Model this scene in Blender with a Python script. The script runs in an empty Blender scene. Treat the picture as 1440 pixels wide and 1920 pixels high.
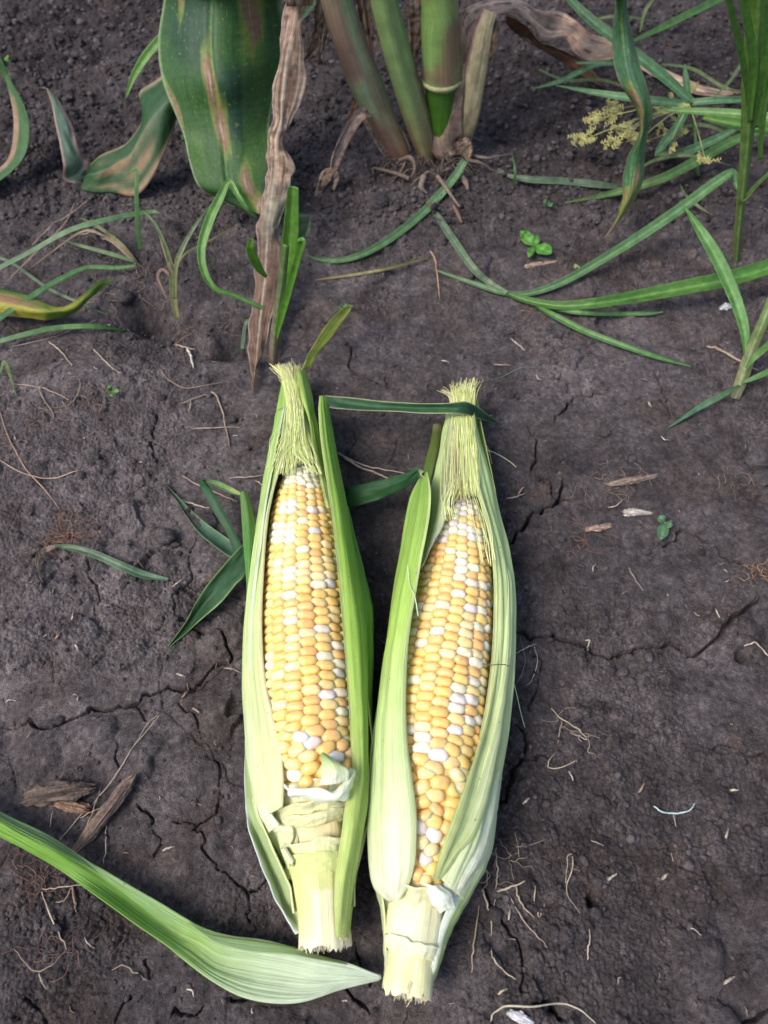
import bpy, math, random
import numpy as np
R = math.radians
scene = bpy.context.scene
COL = scene.collection
# ------------------------------------------------------------------ camera
PW, PH, F = 1440.0, 1920.0, 1441.0
TH, HC = R(32.0), 0.36
cd = bpy.data.cameras.new('camera'); cam = bpy.data.objects.new('camera', cd); COL.objects.link(cam)
cam.location = (0, 0, HC); cam.rotation_euler = (TH, 0, 0)
cd.sensor_fit = 'VERTICAL'; cd.sensor_height = 36; cd.sensor_width = 27; cd.lens = F/PH*36
cd.clip_start = 0.01; cd.clip_end = 500
cd.dof.use_dof = True; cd.dof.focus_distance = 0.37; cd.dof.aperture_fstop = 12.0
scene.camera = cam
# ------------------------------------------------------------------ light
SUN_EL, SUN_AZ = R(54), R(-118)
w = bpy.data.worlds.new("World"); scene.world = w; w.use_nodes = True
nt = w.node_tree; bg = nt.nodes['Background']; sky = nt.nodes.new('ShaderNodeTexSky')
sky.sky_type = 'NISHITA'; sky.sun_disc = False; sky.sun_elevation = SUN_EL; sky.sun_rotation = SUN_AZ
sky.air_density = 1.0; sky.dust_density = 3.0; sky.ozone_density = 0.8
nt.links.new(sky.outputs[0], bg.inputs[0]); bg.inputs[1].default_value = 0.115
sl = bpy.data.lights.new('sun', 'SUN'); sl.energy = 1.5; sl.angle = R(25); sl.color = (1.0, 0.95, 0.88)
so = bpy.data.objects.new('sun', sl); COL.objects.link(so)
so.rotation_euler = (R(90)-SUN_EL, 0, math.pi - SUN_AZ)
scene.view_settings.view_transform = 'Standard'; scene.view_settings.look = 'None'
scene.view_settings.exposure = 1.02; scene.view_settings.gamma = 1.0
scene.cycles.max_bounces = 8

# ------------------------------------------------------------------ pixel <-> world
s32, c32 = math.sin(TH), math.cos(TH)
def P(px, py, z):
    "world point seen at photo pixel (px,py) and standing at height z"
    px = np.asarray(px, float); py = np.asarray(py, float); z = np.asarray(z, float)
    a = (px-PW/2)/F; b = (py-PH/2)/F
    dy = s32 - b*c32; dz = -c32 - b*s32
    t = (z-HC)/dz
    return np.stack(np.broadcast_arrays(a*t, dy*t, z+0*t), -1)
# ------------------------------------------------------------------ noise
def _h(ix, iy, iz, seed):
    with np.errstate(over='ignore'):
        n = (ix.astype(np.int64)*374761393 + iy.astype(np.int64)*668265263 + iz.astype(np.int64)*2147483647 + seed*1274126177).astype(np.uint64)
        n = (n ^ (n >> np.uint64(13))) * np.uint64(1274126177)
        n = (n ^ (n >> np.uint64(16))) * np.uint64(2654435761)
        n = n ^ (n >> np.uint64(15))
    return (n & np.uint64(0xFFFFFF)).astype(np.float64)/float(0xFFFFFF)
def vn(x, y, seed=0):
    x = np.asarray(x, float); y = np.asarray(y, float)
    x, y = np.broadcast_arrays(x, y)
    ix = np.floor(x); iy = np.floor(y); fx = x-ix; fy = y-iy
    fx = fx*fx*fx*(fx*(fx*6-15)+10); fy = fy*fy*fy*(fy*(fy*6-15)+10); z = np.zeros_like(ix)
    a = _h(ix, iy, z, seed); b = _h(ix+1, iy, z, seed); c = _h(ix, iy+1, z, seed); d = _h(ix+1, iy+1, z, seed)
    return (a+(b-a)*fx)*(1-fy) + (c+(d-c)*fx)*fy
def fbm(x, y, o=4, seed=0, g=0.5):
    s = 0; a = 1; t = 0
    for i in range(o):
        s = s + a*(vn(x, y, seed+i*17)*2-1); t += a; a *= g
        x, y = x*1.93*0.8-y*1.93*0.6+3.7, x*1.93*0.6+y*1.93*0.8+1.3
    return s/t
def worley(x, y, seed=0):
    ix = np.floor(x); iy = np.floor(y); f1 = np.full(x.shape, 9.0); f2 = f1.copy(); idv = np.zeros(x.shape)
    z = np.zeros_like(ix)
    for dx in (-1, 0, 1):
        for dy in (-1, 0, 1):
            cx = ix+dx; cy = iy+dy
            px = cx+_h(cx, cy, z, seed); py = cy+_h(cx, cy, z, seed+5)
            d = np.hypot(px-x, py-y); r = _h(cx, cy, z, seed+9)
            n = d < f1
            f2 = np.where(n, f1, np.minimum(f2, d)); idv = np.where(n, r, idv); f1 = np.where(n, d, f1)
    return f1, f2, idv
def sstep(a, b, x):
    t = np.clip((x-a)/(b-a), 0, 1); return t*t*(3-2*t)
# ------------------------------------------------------------------ materials
def nodes_mat(name):
    m = bpy.data.materials.new(name); m.use_nodes = True
    return m, m.node_tree, m.node_tree.nodes['Principled BSDF']
def mix(nt, a, b, fac, kind='MIX'):
    n = nt.nodes.new('ShaderNodeMix'); n.data_type = 'RGBA'; n.blend_type = kind
    for s, v in ((n.inputs[0], fac), (n.inputs[6], a), (n.inputs[7], b)):
        if isinstance(v, (int, float, tuple)): s.default_value = v
        else: nt.links.new(v, s)
    return n.outputs[2]
def ramp(nt, src, stops):
    n = nt.nodes.new('ShaderNodeValToRGB'); nt.links.new(src, n.inputs[0]); e = n.color_ramp.elements
    while len(e) < len(stops): e.new(0.5)
    for i, (p, c) in enumerate(stops):
        e[i].position = p; e[i].color = c if len(c) == 4 else (*c, 1)
    return n.outputs[0]
def noise(nt, vec, scale, detail=4, rough=0.5, mapscale=None, dist=0):
    if mapscale:
        mp = nt.nodes.new('ShaderNodeMapping'); mp.inputs['Scale'].default_value = mapscale
        nt.links.new(vec, mp.inputs[0]); vec = mp.outputs[0]
    n = nt.nodes.new('ShaderNodeTexNoise'); n.inputs['Scale'].default_value = scale
    n.inputs['Detail'].default_value = detail; n.inputs['Roughness'].default_value = rough
    n.inputs['Distortion'].default_value = dist
    nt.links.new(vec, n.inputs['Vector']); return n.outputs['Fac']
def bump(nt, h, dist, strength=1.0, prev=None):
    b = nt.nodes.new('ShaderNodeBump'); b.inputs['Distance'].default_value = dist; b.inputs['Strength'].default_value = strength
    nt.links.new(h, b.inputs['Height'])
    if prev is not None: nt.links.new(prev, b.inputs['Normal'])
    return b.outputs[0]
def leaf_mat(name, rough=0.45, transl=0.25, vein=1300, veinc=0.22, veinb=0.00012, spec=0.5, mott=0.2, specks=False, mscale=90):
    m, nt, p = nodes_mat(name)
    at = nt.nodes.new('ShaderNodeVertexColor'); at.layer_name = 'Col'
    uv = nt.nodes.new('ShaderNodeTexCoord').outputs['UV']
    st = noise(nt, uv, 1.0, 3, 0.6, (vein, 14, 1))
    st2 = noise(nt, uv, 1.0, 2, 0.5, (vein*3.3, 60, 1))
    mo = noise(nt, uv, mscale, 5, 0.6)
    c = mix(nt, at.outputs[0], ramp(nt, st, [(0.3, (1-veinc,)*3), (0.7, (1+veinc*0.6,)*3)]), 1.0, 'MULTIPLY')
    c = mix(nt, c, ramp(nt, mo, [(0.3, (1-mott,)*3), (0.7, (1+mott*0.5,)*3)]), 1.0, 'MULTIPLY')
    if specks:
        v = nt.nodes.new('ShaderNodeTexVoronoi'); v.inputs['Scale'].default_value = 130; nt.links.new(uv, v.inputs['Vector'])
        c = mix(nt, c, (.10, .07, .03, 1), ramp(nt, v.outputs['Distance'], [(0.035, (.85,)*3), (0.06, (0, 0, 0))]))
        bl = noise(nt, uv, 34, 5, .65)
        c = mix(nt, c, (.40, .34, .12, 1), ramp(nt, bl, [(0.66, (0, 0, 0)), (0.80, (.25,)*3)]))
    nt.links.new(c, p.inputs['Base Color'])
    p.inputs['Roughness'].default_value = rough; p.inputs['Specular IOR Level'].default_value = spec
    b = bump(nt, st, veinb*3, 0.8); b = bump(nt, st2, veinb, 0.6, b); b = bump(nt, mo, 0.0005, 0.5, b)
    nt.links.new(b, p.inputs['Normal'])
    tr = nt.nodes.new('ShaderNodeBsdfTranslucent'); nt.links.new(c, tr.inputs[0])
    ms = nt.nodes.new('ShaderNodeMixShader'); ms.inputs[0].default_value = transl
    nt.links.new(p.outputs[0], ms.inputs[1]); nt.links.new(tr.outputs[0], ms.inputs[2])
    nt.links.new(ms.outputs[0], nt.nodes['Material Output'].inputs[0])
    return m
M = {}
M['husk'] = leaf_mat('husk', 0.44, 0.28, 1250, 0.25, 0.00022, 0.38, 0.10, specks=True)
M['leaf'] = leaf_mat('leaf', 0.50, 0.18, 1500, 0.38, 0.00010, 0.35, 0.30, mscale=160)
M['grass'] = leaf_mat('grass', 0.42, 0.25, 2200, 0.30, 0.00008, 0.45, 0.38, mscale=200)
M['dry'] = leaf_mat('dry_leaf', 0.80, 0.30, 1500, 0.38, 0.00012, 0.25, 0.40, mscale=120)
M['pith'] = leaf_mat('pith', 0.5, 0.10, 900, 0.12, 0.00015, 0.4, 0.12)
M['stalk'] = leaf_mat('stalk', 0.42, 0.05, 1000, 0.22, 0.00010, 0.45, 0.25)
def fibre_mat(name, rough=0.6, mscale=150, spec=0.3, mott=0.35, tr=0.0):
    m, nt, p = nodes_mat(name)
    at = nt.nodes.new('ShaderNodeVertexColor'); at.layer_name = 'Col'
    oc = nt.nodes.new('ShaderNodeTexCoord').outputs['Object']
    mo = noise(nt, oc, mscale, 5, 0.65)
    c = mix(nt, at.outputs[0], ramp(nt, mo, [(0.3, (1-mott,)*3), (0.7, (1+mott*0.6,)*3)]), 1.0, 'MULTIPLY')
    nt.links.new(c, p.inputs['Base Color']); p.inputs['Roughness'].default_value = rough
    p.inputs['Specular IOR Level'].default_value = spec
    nt.links.new(bump(nt, mo, 0.0006, 0.7), p.inputs['Normal'])
    if tr:
        p.inputs['Subsurface Weight'].default_value = tr
        p.inputs['Subsurface Radius'].default_value = (1, 0.7, 0.3); p.inputs['Subsurface Scale'].default_value = 0.002
    return m
M['straw'] = fibre_mat('straw', 0.65, 400)
M['wood'] = fibre_mat('wood', 0.85, 500, 0.2, 0.5)
M['silk'] = fibre_mat('silk', 0.35, 200, 0.5, 0.15, 0.0)
def kernel_mat():
    m, nt, p = nodes_mat('kernel')
    at = nt.nodes.new('ShaderNodeVertexColor'); at.layer_name = 'Col'
    oc = nt.nodes.new('ShaderNodeTexCoord').outputs['Object']
    mo = noise(nt, oc, 350, 3, 0.5)
    c = mix(nt, at.outputs[0], ramp(nt, mo, [(0.3, (0.9, 0.87, 0.82)), (0.7, (1.06, 1.06, 1.06))]), 1.0, 'MULTIPLY')
    nt.links.new(c, p.inputs['Base Color']); p.inputs['Roughness'].default_value = 0.24
    p.inputs['Specular IOR Level'].default_value = 0.5
    p.inputs['Subsurface Weight'].default_value = 0.75; p.inputs['Subsurface Radius'].default_value = (1.0, 0.6, 0.25)
    p.inputs['Subsurface Scale'].default_value = 0.0035
    nt.links.new(bump(nt, noise(nt, oc, 900, 2, 0.5), 0.00015, 0.6), p.inputs['Normal'])
    return m
M['kernel'] = kernel_mat()
def soil_mat():
    m, nt, p = nodes_mat('soil')
    oc = nt.nodes.new('ShaderNodeTexCoord').outputs['Object']
    at = nt.nodes.new('ShaderNodeVertexColor'); at.layer_name = 'Col'
    n1 = noise(nt, oc, 45, 6, 0.6); n2 = noise(nt, oc, 420, 6, 0.7); n3 = noise(nt, oc, 1500, 3, 0.6)
    c = mix(nt, at.outputs[0], ramp(nt, n1, [(0.32, (0.55, 0.53, 0.54)), (0.68, (1.28, 1.26, 1.25))]), 1.0, 'MULTIPLY')
    c = mix(nt, c, ramp(nt, noise(nt, oc, 150, 5, 0.65), [(0.32, (0.66,)*3), (0.68, (1.26,)*3)]), 1.0, 'MULTIPLY')
    c = mix(nt, c, ramp(nt, n2, [(0.3, (0.62,)*3), (0.7, (1.38,)*3)]), 1.0, 'MULTIPLY')
    c = mix(nt, c, ramp(nt, n3, [(0.3, (0.66,)*3), (0.7, (1.36,)*3)]), 1.0, 'MULTIPLY')
    v = nt.nodes.new('ShaderNodeTexVoronoi'); v.inputs['Scale'].default_value = 520; nt.links.new(oc, v.inputs['Vector'])
    spk = ramp(nt, v.outputs['Distance'], [(0.09, (1, 1, 1)), (0.16, (0, 0, 0))])
    sel = ramp(nt, n3, [(0.60, (0, 0, 0)), (0.68, (1, 1, 1))])
    k = mix(nt, spk, sel, 1.0, 'MULTIPLY')
    c = mix(nt, c, (0.22, 0.20, 0.18, 1), k)
    nt.links.new(c, p.inputs['Base Color']); p.inputs['Roughness'].default_value = 0.92
    p.inputs['Specular IOR Level'].default_value = 0.25
    b = bump(nt, n2, 0.0024, 1.0); b = bump(nt, n3, 0.0009, 1.0, b)
    nt.links.new(b, p.inputs['Normal'])
    return m
M['soil'] = soil_mat()

# ------------------------------------------------------------------ object helpers
def link(name, me, mat, parent=None):
    o = bpy.data.objects.new(name, me); COL.objects.link(o)
    if mat: me.materials.append(M[mat])
    if parent is not None: o.parent = parent
    return o
def tag(o, label, cat, group=None, kind=None):
    if label: o['label'] = label
    if cat: o['category'] = cat
    if group: o['group'] = group
    if kind or cat: o['kind'] = kind or 'thing'
    return o
def empty(name, loc, label, cat, group=None):
    o = bpy.data.objects.new(name, None); COL.objects.link(o); o.location = tuple(loc); o.empty_display_size = 0.02
    tag(o, label, cat, group); return o
def adopt(parent, *kids):
    for k in kids:
        k.parent = parent; k.location = -parent.location
class MB:
    def __init__(s): s.v = []; s.f = []; s.c = []; s.uv = []; s.n = 0; s.f3 = []
    def add(s, v, f, c=(1, 1, 1), uv=None):
        v = np.asarray(v, float); s.v.append(v); f = np.asarray(f, int)+s.n
        (s.f3 if f.shape[1] == 3 else s.f).append(f)
        c = np.asarray(c, float)
        if c.ndim == 1: c = np.tile(c, (len(v), 1))
        s.c.append(c); s.uv.append(np.zeros((len(v), 2)) if uv is None else np.asarray(uv, float)); s.n += len(v)
    def build(s, name, mat, parent=None, smooth=True):
        v = np.concatenate(s.v); c = np.concatenate(s.c); uv = np.concatenate(s.uv)
        me = bpy.data.meshes.new(name); fq = np.concatenate(s.f) if s.f else np.zeros((0, 4), int)
        ft = np.concatenate(s.f3) if s.f3 else np.zeros((0, 3), int)
        me.vertices.add(len(v)); me.vertices.foreach_set('co', v.ravel().astype(np.float32))
        lp = np.concatenate([fq.ravel(), ft.ravel()]).astype(np.int32)
        me.loops.add(len(lp)); me.loops.foreach_set('vertex_index', lp)
        n = len(fq)+len(ft); me.polygons.add(n)
        st = np.concatenate([np.arange(len(fq))*4, len(fq)*4+np.arange(len(ft))*3]).astype(np.int32)
        me.polygons.foreach_set('loop_start', st)
        me.update(calc_edges=True); me.validate()
        me.polygons.foreach_set('use_smooth', np.full(len(me.polygons), smooth))
        ca = me.color_attributes.new('Col', 'FLOAT_COLOR', 'POINT')
        ca.data.foreach_set('color', np.concatenate([np.clip(c, 0, 4), np.ones((len(c), 1))], 1).ravel().astype(np.float32))
        ul = me.uv_layers.new(name='UVMap'); li = np.zeros(len(me.loops), np.int32); me.loops.foreach_get('vertex_index', li)
        ul.data.foreach_set('uv', uv[li].ravel().astype(np.float32))
        return link(name, me, mat, parent)
def catmull(pts, n, closed=False):
    "resample along axis 0 (uniform parameter)"
    p = np.asarray(pts, float); k = len(p)
    if k == 2:
        t = np.linspace(0, 1, n).reshape((-1,)+(1,)*(p.ndim-1)); return p[0]*(1-t)+p[1]*t
    e = np.concatenate([[2*p[0]-p[1]], p, [2*p[-1]-p[-2]]]); t = np.linspace(0, k-1-1e-9, n); i = t.astype(int); f = (t-i).reshape((-1,)+(1,)*(p.ndim-1))
    a, b, c, d = e[i], e[i+1], e[i+2], e[i+3]
    return 0.5*((2*b)+(c-a)*f+(2*a-5*b+4*c-d)*f*f+(3*b-3*c+d-a)*f**3)
def gridfaces(nv, nu, off=0, wrap=False, flip=False):
    j, i = np.meshgrid(np.arange(nv-1), np.arange(nu if wrap else nu-1), indexing='ij'); i2 = (i+1) % nu
    f = np.stack([j*nu+i, j*nu+i2, (j+1)*nu+i2, (j+1)*nu+i], -1).reshape(-1, 4)+off
    return f[:, ::-1] if flip else f
def norms(g):
    du = np.gradient(g, axis=1); dv = np.gradient(g, axis=0); n = np.cross(du, dv)
    return n/np.maximum(np.linalg.norm(n, axis=2, keepdims=True), 1e-12)
def sheet(mb, g, thick, colf, disp=None, back=None):
    "g: (nv,nu,3) grid -> solid leaf; colf(U,V) -> (nv,nu,3)"
    nv, nu = g.shape[:2]; V, U = np.meshgrid(np.linspace(0, 1, nv), np.linspace(0, 1, nu), indexing='ij')
    n = norms(g); mid = g[nv//2, nu//2]; view = np.array([0, 0, HC])-mid
    if (n[nv//2, nu//2] @ view) < 0: n = -n
    if disp is not None: g = g+n*disp(U, V)[..., None]
    th = thick*(0.35+0.65*np.sin(np.pi*np.clip(U, 0.02, 0.98))**0.5)[..., None]
    b = g-n*th
    wl = np.linalg.norm(np.diff(g, axis=1), axis=2).sum(1).max(); ll = np.linalg.norm(np.diff(g, axis=0), axis=2).sum(0).mean()
    uv = np.stack([(U-0.5)*wl, V*ll], -1).reshape(-1, 2)
    c = colf(U, V).reshape(-1, 3); cb = c if back is None else (c*np.asarray(back))
    A = g.reshape(-1, 3); B = b.reshape(-1, 3)
    ed = np.concatenate([np.arange(nu), np.arange(1, nv)*nu+nu-1, (nv-1)*nu+np.arange(nu-2, -1, -1), np.arange(nv-2, 0, -1)*nu])
    N = nv*nu; e2 = np.roll(ed, -1)
    rim = np.stack([ed, ed+N, e2+N, e2], -1)
    mb.add(np.concatenate([A, B]), np.concatenate([gridfaces(nv, nu), gridfaces(nv, nu, N, flip=True), rim]), np.concatenate([c, cb]), np.concatenate([uv, uv]))
    return g
def loft(sec, nv, nu):
    "sec: list of stations, each a list of 3-D points"
    a = np.array([catmull(np.array(s, float), nu) for s in sec]); return catmull(a, nv)
def tube(mb, pts, rad, sides=6, col=(1, 1, 1), n=None, cap=True, colf=None):
    p = np.asarray(pts, float)
    if n: p = catmull(p, n)
    k = len(p); r = np.asarray(rad, float)
    r = np.full(k, float(r)) if r.ndim == 0 else np.interp(np.linspace(0, 1, k), np.linspace(0, 1, len(r)), r)
    t = np.gradient(p, axis=0); t /= np.maximum(np.linalg.norm(t, axis=1, keepdims=True), 1e-12)
    up = np.array([0.13, 0.21, 0.97]); s = np.cross(t, up); s /= np.maximum(np.linalg.norm(s, axis=1, keepdims=True), 1e-9); u = np.cross(s, t)
    a = np.arange(sides)/sides*2*np.pi
    g = p[:, None]+r[:, None, None]*(np.cos(a)[None, :, None]*s[:, None]+np.sin(a)[None, :, None]*u[:, None])
    L = np.concatenate([[0], np.cumsum(np.linalg.norm(np.diff(p, axis=0), axis=1))])
    uv = np.stack(np.broadcast_arrays((a/(2*np.pi)*2*np.pi*r.mean())[None, :], L[:, None]), -1).reshape(-1, 2)
    c = col if colf is None else colf(np.linspace(0, 1, k)[:, None]+0*a[None, :], (a/(2*np.pi))[None, :]+0*L[:, None]).reshape(-1, 3)
    f = gridfaces(k, sides, wrap=True)
    mb.add(g.reshape(-1, 3), f, c, uv)
    if cap and sides >= 4:
        base = mb.n-k*sides; ccs = mb.c[-1]
        for row, fl in ((0, 1), (k-1, 0)):
            ct = p[row]; cc = ccs[row*sides]
            idx = np.arange(sides)+row*sides
            mb.v.append(ct[None]); mb.c.append(np.asarray(cc, float)[None]); mb.uv.append(np.zeros((1, 2)))
            ci = mb.n; mb.n += 1
            tri = np.stack([idx+base, np.roll(idx, -1)+base, np.full(sides, ci)], -1)
            mb.f3.append(tri[:, ::-1] if not fl else tri)
            # keep later base arithmetic valid
    return g
def cgrad(stops):
    ps = [s[0] for s in stops]; cs = np.array([s[1] for s in stops], float)
    def f(x): return np.stack([np.interp(x, ps, cs[:, i]) for i in range(3)], -1)
    return f
def blend(a, b, m): return a*(1-m[..., None])+np.asarray(b, float)*m[..., None]

# ------------------------------------------------------------------ ground height field
rng = np.random.default_rng(7)
fine_y = [-0.06]
while fine_y[-1] < 0.86: fine_y.append(fine_y[-1]+0.00052+0.00115*max(0, fine_y[-1])**1.3)
fine_y = np.array(fine_y)
gy = 0.012*1.22**np.arange(1, 46)
YS = np.concatenate([(fine_y[0]-np.cumsum(gy[:34]))[::-1], fine_y, fine_y[-1]+np.cumsum(gy)])
fu = np.linspace(-1, 1, 921); gu = 0.003*1.10**np.arange(1, 82)
US = np.concatenate([(-1-np.cumsum(gu))[::-1], fu, 1+np.cumsum(gu)])
def HW(y): return 0.215+0.245*np.clip(y, -0.1, 0.95)
GY, GU = np.meshgrid(YS, US, indexing='ij'); GX = GU*HW(GY)
def topix(x, y, z=0.0):
    dz = z-HC; t = y*s32-dz*c32; vx = x; vy = y*c32+dz*s32
    return vx/t*F+PW/2, PH/2-vy/t*F
near = (GY > -0.08) & (GY < 0.95) & (np.abs(GU) < 1.6)
fade = np.where(near, 1.0, 0.0)
PXg, PYg = topix(GX, np.clip(GY, -0.1, 3), 0)
far = sstep(0.32, 0.62, GY)
Z = 0.0035*fbm(GX*7, GY*7, 3, 1)*(0.6+1.6*far) + 0.0022*fbm(GX*22, GY*22, 3, 2)*(0.5+1.5*far)
n_ = near
x, y = GX[n_], GY[n_]; px, py = PXg[n_], PYg[n_]; fr = far[n_]
z = Z[n_].copy()
def blob(cx, cy, rx, ry, amp, pw=2):
    global z
    z += amp*np.exp(-(np.abs((px-cx)/rx)**pw+np.abs((py-cy)/ry)**pw))
for b in [(285, 595, 70, 38, -0.017), (450, 645, 60, 24, -0.016), (330, 650, 60, 30, -0.006), (390, 620, 30, 22, 0.006), (225, 560, 60, 18, 0.004),
          (440, 690, 60, 14, 0.004), (120, 700, 120, 40, 0.004), (0, 1370, 40, 45, -0.012), (495, 655, 26, 14, -0.014), (268, 582, 32, 18, -0.012), (425, 655, 24, 10, -0.010), (455, 610, 18, 9, .006), (400, 640, 16, 9, .006),
          (900, 850, 60, 50, 0.003), (1330, 900, 90, 40, 0.004), (1420, 880, 40, 60, -0.006), (1170, 905, 70, 22, 0.004),
          (1290, 640, 90, 16, -0.006), (1200, 700, 90, 40, 0.003), (1050, 620, 60, 30, 0.003), (640, 590, 80, 30, 0.004),
          (850, 480, 80, 40, 0.004), (980, 500, 60, 30, 0.003), (780, 350, 110, 40, 0.008), (340, 480, 80, 40, 0.005), (560, 500, 60, 50, -0.005),
          (640, 1100, 40, 200, -0.002), (1000, 920, 40, 30, -0.004), (1110, 1690, 9, 11, -0.014), (1390, 1229, 9, 10, -0.014), (1035, 1895, 12, 6, -0.008),
          (130, 1590, 110, 30, -0.004), (60, 1700, 120, 80, 0.002), (250, 960, 60, 14, 0.002), (40, 1660, 60, 30, -0.003)]:
    blob(*b)
# crusty plates and small relief
z += 0.0014*fbm(x*70, y*70, 4, 11)*(1+0.9*fr)
z += 0.0009*np.abs(fbm(x*190, y*190, 3, 23))*(1+0.8*fr)
# crumbs : two sizes, where masked
crumb = sstep(-0.05, 0.25, fbm(x*13, y*13, 3, 31)+0.45*np.exp(-(((px-1180)/260)**2+((py-1600)/260)**2))+0.25*np.exp(-(((px-1300)/130)**2+((py-1180)/120)**2))
              - 0.30*np.exp(-(((px-250)/260)**2+((py-1300)/200)**2)) + 0.35*fr + 0.3*np.exp(-(((px-130)/150)**2+((py-1720)/120)**2)))
wx = x+0.0009*fbm(x*220, y*220, 2, 41); wy = y+0.0009*fbm(x*220, y*220, 2, 43)
f1, f2, idc = worley(wx*480, wy*480, 3)
dome = np.clip(1-f1*f1*1.6, 0, 1)*(0.35+0.65*idc); z += (.12+crumb)*(0.0008*sstep(0, .35, f2-f1)*(.4+.6*idc)+.0006*dome)
f1b, f2b, idb = worley(wx*120, wy*120, 8)
dom2 = np.clip(1-f1b*f1b*2.2, 0, 1)*sstep(0.55, 0.9, idb); z += (0.25+crumb)*0.0020*dom2*(1+0.8*fr)
f1c, f2c, idd = worley(wx*520, wy*520, 13)
z += (0.3+0.7*crumb)*0.0009*np.clip(1-f1c*1.2, 0, 1)
# bigger clods in the rear
f1d, f2d, ide = worley(wx*45+0.3*fbm(x*90, y*90, 2, 5), wy*45, 21)
fr = np.maximum(fr, np.exp(-(((px-430)/110)**2+((py-640)/60)**2))+np.exp(-(((px-1420)/60)**2+((py-900)/90)**2)))
clod = np.clip(1-f1d*f1d*2.6, 0, 1)**0.8*sstep(0.62, 0.92, ide)*sstep(0.0, 0.3, fbm(x*8, y*8, 2, 77)+0.1+0.35*fr); z += 0.0055*clod
# cracks traced from the place
CR = [
 (1.5, [(0, 1352), (45, 1352), (66, 1364), (128, 1354), (167, 1342), (205, 1331), (250, 1314), (295, 1300), (326, 1293), (347, 1288), (368, 1284), (382, 1262), (410, 1245), (430, 1224), (422, 1186), (412, 1175)]),
 (0.8, [(368, 1008), (363, 1047), (347, 1102), (328, 1133), (328, 1154), (344, 1165), (382, 1179), (410, 1192)]),
 (0.7, [(328, 1163), (295, 1175)]), (0.6, [(347, 1108), (382, 1103), (450, 1090)]),
 (0.8, [(174, 1057), (174, 1088), (184, 1123), (196, 1147), (240, 1158)]),
 (0.7, [(208, 963), (243, 961), (271, 946)]), (0.6, [(240, 935), (260, 929), (266, 908)]),
 (1.3, [(285, 770), (287, 800), (292, 840), (289, 880)]), (0.5, [(230, 1320), (262, 1325), (270, 1345), (264, 1365)]),
 (0.6, [(110, 1048), (130, 1060), (160, 1045)]), (0.6, [(340, 1310), (355, 1330), (380, 1350), (384, 1390)]),
 (0.7, [(394, 1400), (404, 1435), (408, 1469), (399, 1528), (373, 1549), (380, 1570), (382, 1605), (399, 1629), (427, 1657), (458, 1674), (469, 1706), (479, 1733), (479, 1761)]),
 (1.1, [(465, 1678), (486, 1671), (500, 1657), (540, 1640)]), (0.6, [(222, 1400), (240, 1442)]),
 (0.9, [(267, 1504), (285, 1521), (290, 1546)]), (0.5, [(290, 1546), (295, 1575), (293, 1615)]), (0.6, [(315, 1543), (350, 1543), (373, 1549)]),
 (1.2, [(420, 1879), (448, 1867), (479, 1870), (520, 1874), (570, 1862), (640, 1850), (680, 1880), (700, 1910)]),
 (0.7, [(215, 1903), (232, 1893), (240, 1879)]), (0.7, [(60, 1880), (72, 1900), (90, 1915)]), (0.6, [(270, 1840), (280, 1815), (283, 1800)]),
 (0.8, [(320, 1915), (332, 1900), (360, 1905), (395, 1890)]),
 (2.2, [(1052, 905), (1044, 933), (1020, 954), (985, 971), (971, 995), (954, 1020), (940, 1030)]), (1.3, [(1016, 909), (1030, 900), (1044, 933), (1075, 938)]),
 (1.9, [(950, 1180), (968, 1186), (999, 1197), (1030, 1186), (1055, 1193), (1079, 1211), (1117, 1225), (1148, 1233), (1183, 1225), (1225, 1219), (1266, 1207), (1294, 1225), (1332, 1200), (1370, 1176), (1391, 1148), (1412, 1127), (1414, 1100)]),
 (0.9, [(1370, 1179), (1391, 1190), (1419, 1200), (1445, 1217)]),
 (1.3, [(1230, 1020), (1250, 1018), (1273, 995), (1308, 1013), (1339, 1020), (1353, 1037), (1377, 1047), (1402, 1058)]),
 (0.7, [(1002, 1211), (1006, 1255), (1006, 1311), (989, 1336)]), (0.5, [(1148, 1235), (1176, 1277), (1183, 1311)]),
 (1.6, [(959, 1364), (981, 1390), (981, 1419), (963, 1452), (945, 1503), (930, 1525)]), (0.7, [(981, 1415), (1010, 1418), (1040, 1410)]),
 (1.1, [(905, 1650), (915, 1680), (930, 1704), (941, 1736), (963, 1758), (974, 1784), (977, 1839), (985, 1860)]),
 (1.6, [(975, 1867), (1012, 1871), (1035, 1894), (1065, 1912)]), (1.4, [(1390, 1925), (1400, 1910), (1425, 1894), (1445, 1876)]),
 (0.6, [(1330, 1395), (1350, 1400), (1390, 1412), (1430, 1410)]),
 (0.8, [(1030, 695), (1055, 720), (1060, 745)]), (1.3, [(1135, 735), (1105, 744), (1080, 750), (1050, 775), (1030, 795)]), (0.7, [(1225, 705), (1245, 750), (1247, 790)]),
 (1.0, [(990, 800), (1005, 835), (1000, 880)]), (0.9, [(645, 640), (660, 685), (700, 715), (740, 740)]), (0.6, [(670, 810), (660, 840), (640, 860)]),
 (0.7, [(720, 700), (735, 725), (760, 730)]), (1.0, [(660, 1770), (690, 1810), (700, 1860)]), (0.7, [(1090, 620), (1040, 640), (1010, 660)]),
 (0.8, [(930, 640), (960, 620), (985, 640), (1010, 660)]), (0.7, [(630, 760), (680, 770), (740, 755)]),
]
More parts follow.
